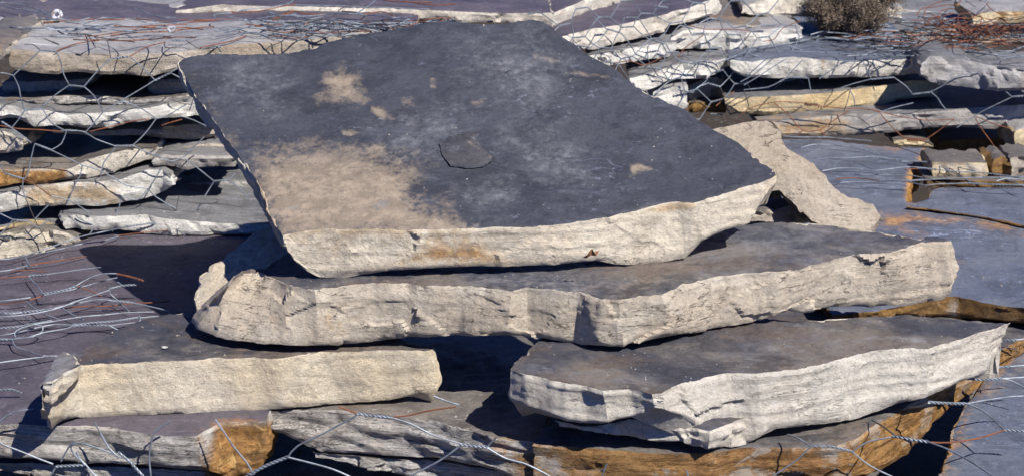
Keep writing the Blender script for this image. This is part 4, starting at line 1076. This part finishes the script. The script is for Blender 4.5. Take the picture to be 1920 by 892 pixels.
G1('s', [(70, 702, .008), (95, 745, .008), (170, 768, .008), (240, 796, .010)]); G1('t', [(240, 796, .010), (320, 796, .006)]); G1('s', [(240, 798, .010), (130, 812, .012), (0, 832, .012), (-60, 842, .012)]); G1('s', [(95, 540, .012), (150, 580, .01), (200, 610, .01)])
G1('s', [(775, 565, .012), (782, 590, .010), (770, 605, .008)]); G1('s', [(140, 240, .01), (160, 280, .008), (175, 300, .006)]); G1('s', [(-60, 540, .012), (40, 560, .012), (120, 552, .012)])
G1('t', [(0, 980, .012), (60, 980, .012), (120, 1000, .006)]); G1('r', [(-40, 960, .012), (0, 980, .012)])
net('loose tangled wires spread over the purple slab on the left', ('z', 0.0), B_, 'wire', 'loose wire', name='loose_wire')

# ---- foreground netting, left
C_ = []
F1 = lambda k, pts: C_.append((k, tr(0, 730, 3.4286, pts)))
fy = ('y', lambda x: -.035 - .09 * max(0, min(1, (x - 100) / 900)))
F1('s', [(-40, 240), (10, 190), (90, 140), (215, 120)]); F1('s', [(-40, 300), (20, 350), (150, 400), (340, 478)]); F1('t', [(360, 492), (550, 482)]); F1('s', [(360, 492), (320, 560), (300, 620)])
F1('s', [(610, 210), (650, 280), (700, 370), (760, 430)]); F1('t', [(760, 400), (820, 450), (920, 555), (960, 610)]); F1('s', [(550, 482), (480, 420), (455, 370), (490, 340), (560, 350), (700, 400), (790, 440)])
F1('s', [(390, 460), (440, 370), (480, 330)]); F1('s', [(1090, 200), (1000, 260), (970, 340), (960, 440), (972, 560), (975, 640)]); F1('s', [(1385, 190), (1430, 260), (1500, 370), (1580, 460), (1620, 520)])
F1('t', [(1600, 560), (1680, 500), (1850, 430)]); F1('s', [(550, 482), (600, 540), (680, 600)]); F1('s', [(490, 400), (510, 440), (545, 480)])
net('foreground wire netting across the layered grey edge, lower left', fy, C_, r=.0009)
D_ = []
F2 = lambda k, pts: D_.append((k, tr(480, 730, 3.0968, pts)))
F2('t', [(-60, 500), (60, 440), (185, 388)]); F2('s', [(185, 388), (240, 325), (400, 250), (585, 148)]); F2('s', [(185, 388), (330, 425), (450, 460), (560, 510), (640, 560)]); F2('t', [(585, 138), (680, 150), (780, 160)])
F2('s', [(780, 160), (900, 200), (1050, 270), (1200, 316)]); F2('r', [(800, 158), (880, 150), (1000, 122), (1160, 100)]); F2('t', [(1190, 318), (1340, 334)]); F2('s', [(1195, 318), (1080, 400), (900, 500), (820, 560)])
F2('s', [(1340, 334), (1400, 275)]); F2('s', [(1340, 334), (1450, 400), (1560, 430), (1700, 500), (1800, 560)]); F2('s', [(1030, 38), (1100, 65), (1180, 90)]); F2('r', [(480, 96), (540, 120), (585, 140)])
net('foreground wire netting across the split grey slab, lower middle', ('y', lambda x: -.085 - .05 * (x - 480) / 600), D_, r=.0009)
E_ = []
F3 = lambda k, pts: E_.append((k, tr(1080, 760, 3.0968, pts)))
F3('s', [(1230, 165, .03), (1300, 190, .01), (1360, 232, 0)]); F3('t', [(1365, 235), (1480, 238), (1600, 265)]); F3('s', [(1365, 235), (1290, 310), (1200, 370), (1100, 440)]); F3('s', [(1600, 265), (1700, 345), (1850, 420)])
F3('s', [(1600, 268), (1680, 215), (1760, 195), (1850, 178)]); F3('s', [(180, 335), (160, 380), (140, 440)]); F3('s', [(640, 375), (655, 420)])
net('foreground wire netting over the rust orange edge, lower right', ('y', lambda x: -.10), E_, r=.0008)
H_ = []
F4 = lambda k, pts: H_.append((k, tr(1500, 540, 2.5333, pts)))
F4('t', [(440, 700, .03), (520, 715, .03), (610, 728, .03)]); F4('r', [(610, 728, .03), (700, 730, .028), (850, 712, .02), (970, 675, .018)]); F4('t', [(970, 672, .018), (1100, 680, .018)]); F4('s', [(610, 728, .03), (700, 762, .03), (800, 815, .03), (920, 892, .03), (960, 920, .03)])
F4('t', [(610, 540, .03), (700, 546, .028), (790, 548, .026)]); F4('s', [(500, 566, .01), (570, 560, .02), (612, 542, .03)]); F4('s', [(790, 548, .026), (900, 530, .024), (1000, 515, .022), (1100, 512, .022)]); F4('s', [(790, 548, .026), (850, 570, .024), (920, 620, .02), (970, 672, .018)])
F4('t', [(790, 428, .02), (880, 434, .02), (960, 428, .02)]); F4('s', [(960, 428, .02), (1100, 420, .02)]); F4('s', [(960, 428, .02), (1010, 440, .018), (1100, 490, .012)]); F4('t', [(905, 378, .02), (1000, 372, .02)]); F4('s', [(1000, 372, .02), (1100, 362, .02)])
F4('t', [(970, 246, .02), (1030, 246, .02)]); F4('s', [(1030, 246, .02), (1100, 238, .02)]); F4('d', [(340, 625, .01), (400, 660, .02), (450, 700, .03)]); F4('d', [(935, 275, .008), (990, 282, .004), (1030, 292, 0)]); F4('d', [(858, 480, .002), (860, 498, .0)])
net('bright wire netting stretched over the steel blue corner slab, lower right', ('z', -.006), H_, r=.0009)

# ---- wires bundled across the wide blue slab, right
J_ = []
R6 = lambda k, pts: J_.append((k, tr(1440, 240, 3.7167, pts)))
R6('s', [(110, 60, .02), (230, 66, .02), (420, 66, .02), (540, 76, .02)]); R6('t', [(540, 76, .02), (720, 92, .02)]); R6('d', [(720, 92, .02), (860, 120, .018), (1010, 168, .018), (1090, 200, .018), (1300, 280, .018)])
R6('s', [(225, 142, .022), (320, 118, .024), (455, 118, .024)]); R6('t', [(455, 120, .024), (580, 132, .022)]); R6('s', [(580, 132, .022), (700, 165, .02), (800, 215, .018), (940, 238, .018)]); R6('s', [(340, 218, .022), (500, 212, .024), (740, 200, .026)])
R6('t', [(740, 200, .026), (900, 222, .024)]); R6('s', [(930, 235, .022), (1100, 238, .022), (1280, 265, .02), (1440, 300, .02)]); R6('s', [(375, 302, .022), (480, 282, .024), (560, 280, .024)]); R6('t', [(560, 280, .024), (660, 288, .022)])
R6('s', [(660, 288, .022), (740, 298, .022), (950, 275, .024), (1100, 280, .024)]); R6('t', [(1040, 278, .024), (1180, 290, .022)]); R6('s', [(1180, 290, .022), (1330, 305, .02), (1500, 312, .02), (1700, 340, .02)]); R6('r', [(470, 358, .01), (540, 346, .012), (640, 350, .012), (780, 364, .014)])
R6('t', [(780, 362, .014), (960, 368, .016), (1100, 362, .016)]); R6('s', [(1100, 362, .016), (1300, 352, .018), (1500, 345, .02), (1800, 345, .02)]); R6('s', [(490, 384, .010), (540, 376, .01), (760, 378, .012)]); R6('s', [(980, 375, .014), (1090, 402, .014), (1200, 390, .016), (1400, 385, .018)])
R6('t', [(1400, 385, .018), (1600, 395, .02), (1800, 400, .02)]); R6('t', [(1480, 345, .02), (1620, 350, .02)]); R6('t', [(1550, 318, .022), (1680, 335, .022)]); R6('s', [(1680, 335, .022), (1800, 340, .022)]); R6('s', [(1590, 372, .02), (1660, 352, .022), (1800, 362, .02)])
R6('s', [(1100, 240, .022), (1240, 285, .02), (1380, 360, .018), (1440, 395, .018)]); R6('r', [(1100, 200, .02), (1200, 240, .02), (1340, 330, .018), (1420, 400, .016)]); R6('d', [(1095, 405, .012), (1130, 440, .006), (1180, 468, .002)]); R6('s', [(1620, 350, .02), (1720, 380, .02), (1800, 420, .02)])
R6('s', [(600, 330, .012), (760, 328, .014), (980, 330, .016), (1080, 345, .016)]); R6('r', [(950, 290, .02), (1080, 285, .02)])
net('bundle of bright twisted wires running across the wide blue slab, right', ('z', .026), J_, 'wire', 'loose wire', name='loose_wire')

# ---- netting over the right pile
K_ = []
R5 = lambda k, pts: K_.append((k, tr(1340, 0, 3.3034, pts)))
R5('t', [(1225, 585), (1335, 572)]); R5('s', [(1335, 572), (1400, 540), (1470, 490), (1540, 462), (1640, 450), (1680, 430), (1740, 382)]); R5('s', [(1335, 572), (1380, 610), (1400, 645), (1440, 690)]); R5('s', [(1225, 585), (1190, 540), (1110, 480)])
R5('t', [(970, 492), (1110, 480)]); R5('s', [(970, 492), (920, 385)]); R5('s', [(970, 492), (860, 520), (780, 548)]); R5('t', [(1840, 600), (1960, 592)]); R5('s', [(1840, 600), (1780, 545)]); R5('s', [(1840, 600), (1740, 650), (1620, 715), (1500, 790)])
R5('s', [(1740, 382), (1830, 360), (1930, 345)]); R5('s', [(780, 400), (720, 440), (650, 490)]); R5('t', [(400, 508), (460, 482), (580, 484)]); R5('s', [(435, 370), (330, 440), (180, 530)]); R5('s', [(545, 372), (480, 440), (440, 490)])
R5('s', [(580, 484), (595, 560)]); R5('s', [(400, 508), (330, 540), (180, 560)]); R5('d', [(900, 380), (890, 430), (875, 480)]); R5('d', [(1215, 372), (1215, 415), (1170, 440), (1170, 470)]); R5('t', [(800, 382), (890, 380)])
R5('r', [(150, 720), (220, 670), (330, 640), (400, 632), (520, 636), (640, 655), (800, 672), (900, 675), (1010, 690), (1160, 725), (1330, 748), (1480, 738)])
R5('r', [(370, 640), (450, 710), (545, 806), (650, 808)]); R5('r', [(650, 808), (740, 745), (830, 685)]); R5('r', [(510, 840), (545, 806)]); R5('r', [(650, 808), (690, 840)]); R5('r', [(900, 675), (1010, 695), (1100, 790), (1190, 860), (1310, 862)])
R5('r', [(1310, 862), (1380, 815), (1480, 740)]); R5('R', [(1190, 868), (1300, 875)]); R5('r', [(1610, 730), (1660, 810), (1720, 892), (1760, 960)]); R5('d', [(180, 570), (200, 620), (215, 680)]); R5('d', [(215, 680), (330, 670), (520, 668), (600, 688), (740, 690)])
R5('d', [(800, 715), (880, 725), (940, 765), (1020, 835)]); R5('d', [(1300, 690), (1310, 740), (1360, 790)]); R5('d', [(840, 550), (820, 640), (800, 690)]); R5('s', [(1230, 640), (1120, 665), (1020, 700), (930, 745)]); R5('r', [(1620, 725), (1760, 780), (1916, 810)])
R5('s', [(870, 660), (860, 600), (830, 550)]); R5('R', [(1780, 985), (1916, 985)]); R5('s', [(380, 350), (260, 450), (160, 510)]); R5('s', [(330, 360), (200, 470)])
net('wire netting, partly rusted, hanging over the front of the right pile', ('y', lambda x: .975), K_)

# ---- netting over the middle pile
clipM = lambda x, y: (x < 1505) and (y < 225) and (y > -30) and (y < 70 + (x - 1000) * .9) and y > (24 - (x - 1000) * .16)
M_ = hexgrid(1010, 1520, -30, 240, 84, 26, 22, 9, shear=-.12, clip=clipM, skip=.06)
M2 = [('d' if RS.random() < .25 and k == 's' else k, [(x + 37 + RS.uniform(-3, 3), y * 1.0 + 14) for x, y in p]) for k, p in hexgrid(1010, 1500, -30, 240, 96, 31, 24, 12, shear=.16, clip=clipM, skip=.35)]
M_ += M2
M_ += [('r', tr(1000, 0, 3.7167, [(560, 440), (680, 430), (760, 455), (830, 435), (900, 400)])), ('r', tr(1000, 0, 3.7167, [(1010, 400), (1060, 330), (1180, 250)])), ('r', tr(1000, 0, 3.7167, [(1080, 180), (1200, 205), (1330, 205), (1500, 215)])), ('r', tr(1000, 0, 3.7167, [(1270, 740), (1320, 700), (1400, 640)])),
       ('r', tr(1340, 0, 3.3034, [(300, 260), (370, 245), (420, 180), (530, 130)]))]
net('double layer of fine wire netting over the middle pile', ('y', lambda x: .90 + .17 * (x - 1050) / 400), M_, r=.00075)

# ---- messy wire on top, left and right
def bundle(label, surf, path, n, spread, kinds, seed, r=WR, wav=1.0, extra=(), lift=.02, name='loose_wire', cat='wire', group='loose wire'):
    rs = random.Random(seed)
    path = np.array(path, float)
    L = len(path) - 1
    S = []
    for _ in range(n):
        a = rs.uniform(0, .75) * L; b = min(L, a + rs.uniform(.2, .6) * L)
        off = rs.gauss(0, 1) * .5; off2 = off + rs.gauss(0, .45)
        m = max(4, int((b - a) / L * 14))
        pts = []
        for k in range(m + 1):
            t = a + (b - a) * k / m
            x = np.interp(t, range(L + 1), path[:, 0]); y = np.interp(t, range(L + 1), path[:, 1])
            sp = np.interp(t, range(L + 1), path[:, 2]) if path.shape[1] > 2 else spread
            o = off + (off2 - off) * k / m
            pts.append((x + rs.gauss(0, 3) * wav, y + o * sp + rs.gauss(0, 2.0) * wav, abs(rs.gauss(0, lift * .4)) + .002))
        k0 = rs.choice(kinds)
        S.append((k0, pts))
    o = net(label, surf, S + list(extra), cat, group, r=r, name='wire_tangle')
    o['kind'] = 'stuff'
    return o
ex = []
T3 = lambda k, pts: ex.append((k, tr(380, 0, 4.0, pts)))
T3('s', [(240, 95), (340, 70), (500, 55), (640, 30), (700, -20)]); T3('s', [(220, 100), (100, 110), (95, 140), (200, 160), (330, 150)]); T3('r', [(-160, 150), (0, 155), (200, 150), (330, 160)]); T3('r', [(520, 150), (600, 110), (680, 85), (740, 100), (860, 110), (1000, 105)])
T3('r', [(330, 180), (430, 200), (560, 140), (680, 90)]); T3('s', [(640, 40), (900, 44), (1100, 50), (1400, 60), (1700, 70)]); T3('s', [(1130, 140), (1200, 180), (1290, 205)]); T3('d', [(970, 130), (1050, 60), (1160, 30)]); T3('s', [(1140, 110), (1260, 30), (1320, -20)])
T3('r', [(1350, 0), (1420, 10), (1560, 20), (1720, 20)]); T3('r', [(1200, 110), (1340, 90), (1440, 130)]); T3('s', [(1480, 200), (1510, 160), (1560, 150), (1620, 190)]); T3('s', [(520, 255), (560, 200), (580, 180)]); T3('d', [(0, 370), (60, 352), (105, 350), (140, 395)])
T3('r', [(-20, 360), (110, 330), (220, 310), (330, 272)]); T3('d', [(470, 380), (520, 340), (600, 315)]); T3('r', [(480, 268), (600, 280), (700, 290), (800, 270), (900, 210), (1060, 160)]); T3('r', [(1500, 10), (1700, 40), (1900, 36)])
bundle('tangle of bright and rusty wires on top of the left pile, behind the top slab', ('z', .233), [(400, 42, 26), (520, 46, 26), (640, 45, 24), (760, 52, 18), (850, 42, 14)], 40, 20, 'sssssrtd', 4, r=.00085, wav=1.2, extra=ex)
ex = []
T1 = lambda k, pts: ex.append((k, tr(0, 0, 3.5675, pts)))
T1('s', [(30, 40), (100, 60), (200, 72), (350, 104)]); T1('s', [(160, 40), (250, 60), (300, 85), (345, 100)]); T1('s', [(-40, 20), (100, 25), (160, 40)]); T1('R', [(-60, 155), (120, 158), (260, 155), (400, 148)]); T1('r', [(400, 148), (560, 130), (760, 135), (900, 125), (1140, 150)])
T1('s', [(430, 150), (560, 160), (680, 122), (800, 130), (880, 125), (1000, 130), (1050, 150)]); T1('t', [(0, 165), (60, 158), (180, 165)]); T1('t', [(260, 190), (370, 185)]); T1('s', [(370, 185), (520, 182), (640, 170), (740, 158)]); T1('r', [(20, 215), (140, 205), (260, 195)])
T1('s', [(170, 275), (280, 255), (440, 238)]); T1('t', [(440, 235), (560, 238)]); T1('r', [(560, 250), (720, 230), (880, 205), (1060, 180)]); T1('t', [(790, 210), (910, 208)]); T1('s', [(910, 208), (1000, 185), (1130, 180)]); T1('d', [(0, 235), (200, 250), (280, 260), (400, 300)])
T1('r', [(-40, 290), (60, 290), (150, 305), (200, 290)]); T1('t', [(80, 268), (160, 275)]); T1('d', [(360, 180), (390, 210), (430, 225)]); T1('s', [(900, 60), (1050, 110), (1180, 120)]); T1('r', [(740, 240), (940, 220), (1100, 215), (1300, 190), (1430, 180)])
T1('s', [(1250, 270), (1330, 240), (1430, 232)]); T1('d', [(1100, 285), (1110, 320), (1210, 315)]); T1('r', [(370, 345), (440, 320), (520, 295), (660, 275)]); T1('t', [(1140, 272), (1240, 272)]); T1('r', [(1200, 160), (1300, 150), (1430, 140)])
bundle('flat spread of wires on the left pile beside the two shiny washers', ('z', .233), [(-20, 48, 16), (120, 52, 18), (240, 55, 18), (380, 50, 18)], 10, 14, 'sssrd', 9, r=.00085, wav=.8, extra=ex)
bundle('silvery wires bunched over the chalk white edged slab, right', ('z', .141), [(1480, 76, 6), (1560, 66, 22), (1640, 64, 30), (1720, 66, 30), (1800, 70, 26), (1930, 74, 26)], 44, 18, 'ssssstd', 12, r=.0009, wav=.9, lift=.012)
bundle('heap of tangled rusty wire on the right pile', ('z', .146), [(1700, 46, 22), (1760, 42, 34), (1820, 48, 36), (1880, 52, 26), (1940, 50, 26)], 46, 24, 'rrrrddr', 14, r=.00075, wav=2.4, lift=.02, group='rusty wire')
bundle('rusty wires trailing over the top of the right pile', ('z', .141), [(1560, 72, 14), (1660, 74, 16), (1760, 78, 18), (1930, 80, 20)], 18, 18, 'rrrd', 16, r=.00085, wav=1.6, group='rusty wire')
top_g = [('s', tr(1340, 0, 3.3034, p)) for p in ([(0, 400), (200, 320), (400, 280), (560, 250), (640, 230)], [(640, 230), (700, 190), (820, 165), (1000, 160)], [(1300, 340), (1430, 300), (1600, 290), (1800, 320), (1930, 285)], [(500, 320), (700, 330), (900, 340), (1280, 350)], [(820, 350), (960, 345), (1180, 365)], [(780, 260), (960, 300), (1150, 295), (1300, 270)])]
top_g += [('t', tr(1340, 0, 3.3034, p)) for p in ([(640, 225), (760, 180)], [(470, 260), (560, 250)], [(870, 290), (960, 282)], [(1350, 310), (1430, 305)])]
net('thin wires lying on the pale top of the right pile', ('z', .141), top_g, 'wire', 'loose wire', r=.00085, name='loose_wire')

# ---- the two shiny washers
def washer(px_, py_, z, lab, rad=.0075, tiltx=1.1):
    c = onz(px_, py_, z)
    n, V, F = 28, [], []
    prof = [(1.0, .35), (1.0, -.35), (.92, -.5), (.5, -.5), (.40, -.3), (.40, .3), (.5, .5), (.92, .5)]
    R = np.array([[1, 0, 0], [0, math.cos(tiltx), -math.sin(tiltx)], [0, math.sin(tiltx), math.cos(tiltx)]])
    for k in range(n):
        a = 2 * math.pi * k / n
        hexr = 1.0 + .05 * math.cos(6 * a)
        for rr, zz in prof:
            V.append(c + R @ np.array([rad * rr * hexr * math.cos(a), rad * rr * hexr * math.sin(a), zz * .004]))
    m = len(prof)
    for k in range(n):
        for j in range(m):
            F.append((k * m + j, ((k + 1) % n) * m + j, ((k + 1) % n) * m + (j + 1) % m, k * m + (j + 1) % m))
    b = NB('bright_zinc')
    mm = b.finish(b.mix(b.ramp(b.noise(160, 5, .7), .45, .58), (.80, .82, .85), (.30, .24, .19)), .35, b.bump(b.noise(300, 3, .6), .001, .6), spec=.6, metal=.6)
    o = link_mesh('washer', V, F, [mm])
    tag(o, lab, 'washer', 'shiny washers on the wire')
washer(107, 28, .243, 'round shiny metal washer at the end of two wires, upper left corner')
washer(322, 56, .238, 'small crumpled shiny fastener among the wires behind the crowning slab', rad=.006, tiltx=.5)

# ------------------------------------------------------------------ dry weed growing out of the piles
def weed():
    rs = random.Random(3)
    base = ony(1575, 76, 1.22)
    st, lf_v, lf_f = Wires(), [], []
    def leaf(p, s):
        a = Vector((rs.gauss(0, 1), rs.gauss(0, 1), rs.gauss(0, 1))).normalized()
        b = a.cross(Vector((rs.gauss(0, 1), rs.gauss(0, 1), rs.gauss(0, 1)))).normalized()
        a = np.array(a) * s; b = np.array(b) * s * .55
        k = len(lf_v)
        lf_v.extend([p - a, p + b, p + a, p - b]); lf_f.append((k, k + 1, k + 2, k + 3))
    def grow(p, d, L, r, depth):
        pts = [p.copy()]
        q = p.copy(); dd = d.copy()
        n = 5
        for i in range(n):
            dd = dd + np.array([rs.gauss(0, .16), rs.gauss(0, .16), rs.gauss(0, .10) + .04]); dd /= np.linalg.norm(dd)
            q = q + dd * L / n
            pts.append(q.copy())
            if depth < 3:
                for _ in range(2 if depth else 3):
                    if rs.random() < .75:
                        e = dd + np.array([rs.gauss(0, .55), rs.gauss(0, .55), rs.gauss(0, .35)]); e /= np.linalg.norm(e)
                        grow(q.copy(), e, L * rs.uniform(.35, .6), r * .62, depth + 1)
            if depth >= 2:
                for _ in range(2): leaf(q + np.array([rs.gauss(0, .0035) for _ in range(3)]), rs.uniform(.0006, .0017))
        st.tube(np.array(pts), r, 4)
    for k in range(17):
        a = rs.uniform(-1, 1)
        d = np.array([a * .42 + .05, rs.uniform(-.5, .3), 1.0]); d /= np.linalg.norm(d)
        grow(base + np.array([a * .035, rs.uniform(-.02, .02), -.01]), d, rs.uniform(.045, .085), .0010, 0)
    b = NB('dry_stem'); sm = b.finish(b.mix(b.noise(60), (.10, .075, .05), (.20, .16, .11)), .9)
    b = NB('dry_seed_head'); lm = b.finish(b.mix(b.ramp(b.noise(90, 3), .4, .6), (.10, .075, .055), (.24, .185, .135)), .9)
    root = bpy.data.objects.new('dry_weed', None)
    scene.collection.objects.link(root)
    root.location = base
    tag(root, 'dry brown twiggy weed growing between the stones at the top of the photo', 'weed')
    st.build('stems', sm, root)
    link_mesh('seed_heads', lf_v, lf_f, [lm], smooth=False, parent=root)
weed()

# small bits lying about
def chip(px_, py_, surf, w_, lab, mat, seed, name='stone_chip', cat='stone chip'):
    c = onz(px_, py_, surf)
    rs = np.random.RandomState(seed)
    n = 9
    an = np.arange(n) / n * 2 * math.pi
    rr = w_ * (.7 + .5 * rs.rand(n))
    T = [(c[0] + rr[k] * math.cos(an[k]), c[1] + rr[k] * .6 * math.sin(an[k]), c[2] + w_ * .45) for k in range(n)]
    B = [(c[0] + rr[k] * 1.15 * math.cos(an[k]), c[1] + rr[k] * .75 * math.sin(an[k]), c[2] - .0005) for k in range(n)]
    bb = solid(T, B, lambda x, y: c[2] + w_ * .45 + 0 * x, ds=.0016, topgrid=.0018, seed=seed, jag=.0006, rough=.0006, facet=.0006, strata=0, chip=.0006, und=.0008)
    make_slab(name, lab, [bb], mat, mat, (), None, cat)
chip(308, 651, .057, .0035, 'tiny white flake lying on the low left slab', side_white, 401)

# dead leaf caught on the front of the top slab
def dead_leaf():
    c = ony(1106, 474, .018)
    V = [(-.007, 0, -.005), (-.003, -.003, -.001), (.000, -.004, .004), (.002, -.002, .005), (.004, -.004, .002), (.009, -.001, .003), (.006, -.003, -.002), (.001, -.001, -.002), (-.003, 0, -.005), (-.005, -.001, -.003)]
    V = [tuple(c + np.array(v)) for v in V]
    b = NB('dead_leaf_brown')
    m = b.finish(b.mix(b.noise(200), (.16, .07, .03), (.27, .13, .06)), .8)
    o = link_mesh('dead_leaf', V, [(0, 1, 8), (1, 2, 7, 8), (2, 3, 7), (3, 4, 6, 7), (4, 5, 6), (0, 8, 9)], [m], smooth=False)
    tag(o, 'small curled brown leaf stuck on the front edge of the top slab', 'leaf')
dead_leaf()

# loose grit and crumbs on the upper faces
def grit():
    bpy.context.view_layer.update()
    dg = bpy.context.evaluated_depsgraph_get()
    rs = random.Random(21)
    V, F = [], []
    zones = [(-.62, .62, -.05, .9, 420), (-.45, -.05, 0, .15, 60), (.0, .5, -.1, .25, 90), (-.2, .45, 0, .22, 60), (-.3, -.1, .07, .25, 60)]
    for x0, x1, y0, y1, n in zones:
        for _ in range(n):
            cx, cy = rs.uniform(x0, x1), rs.uniform(y0, y1)
            m = rs.choice([1, 1, 2, 5])
            for _k in range(m):
                x, y = cx + rs.gauss(0, .006), cy + rs.gauss(0, .006)
                hit, loc, nrm, idx, ob, _m = scene.ray_cast(dg, Vector((x, y, .8)), Vector((0, 0, -1)))
                if not hit or nrm.z < .75 or loc.z < -.06 or 'wire' in ob.name or 'weed' in ob.name or 'strand' in ob.name or ob.name in ('stems', 'seed_heads'): continue
                if loc.z > .128 and rs.random() < .85: continue
                r = rs.uniform(.0004, .0013) * (1.6 if rs.random() < .08 else 1)
                k = len(V)
                P = [Vector((rs.gauss(0, 1), rs.gauss(0, 1), rs.gauss(0, .6))).normalized() * r * rs.uniform(.7, 1.3) for _ in range(4)]
                top = Vector((rs.gauss(0, .3) * r, rs.gauss(0, .3) * r, r * .9))
                a0 = rs.uniform(0, 6.28)
                base = [Vector((math.cos(a0 + q * 1.57) * r * rs.uniform(.7, 1.3), math.sin(a0 + q * 1.57) * r * rs.uniform(.6, 1.2), -r * .2)) for q in range(4)]
                V += [tuple(loc + q) for q in base] + [tuple(loc + top)]
                F += [(k, k + 1, k + 4), (k + 1, k + 2, k + 4), (k + 2, k + 3, k + 4), (k + 3, k, k + 4), (k + 3, k + 2, k + 1, k)]
    b = NB('crumbs')
    m = b.finish(b.mix(b.ramp(b.noise(40, 3), .4, .6), (.09, .08, .075), (.30, .27, .235)), .9)
    o = link_mesh('stone_grit', V, F, [m], smooth=False)
    tag(o, 'pale crumbs of stone and grit scattered over the slab tops', 'grit', None, 'stuff')
grit()
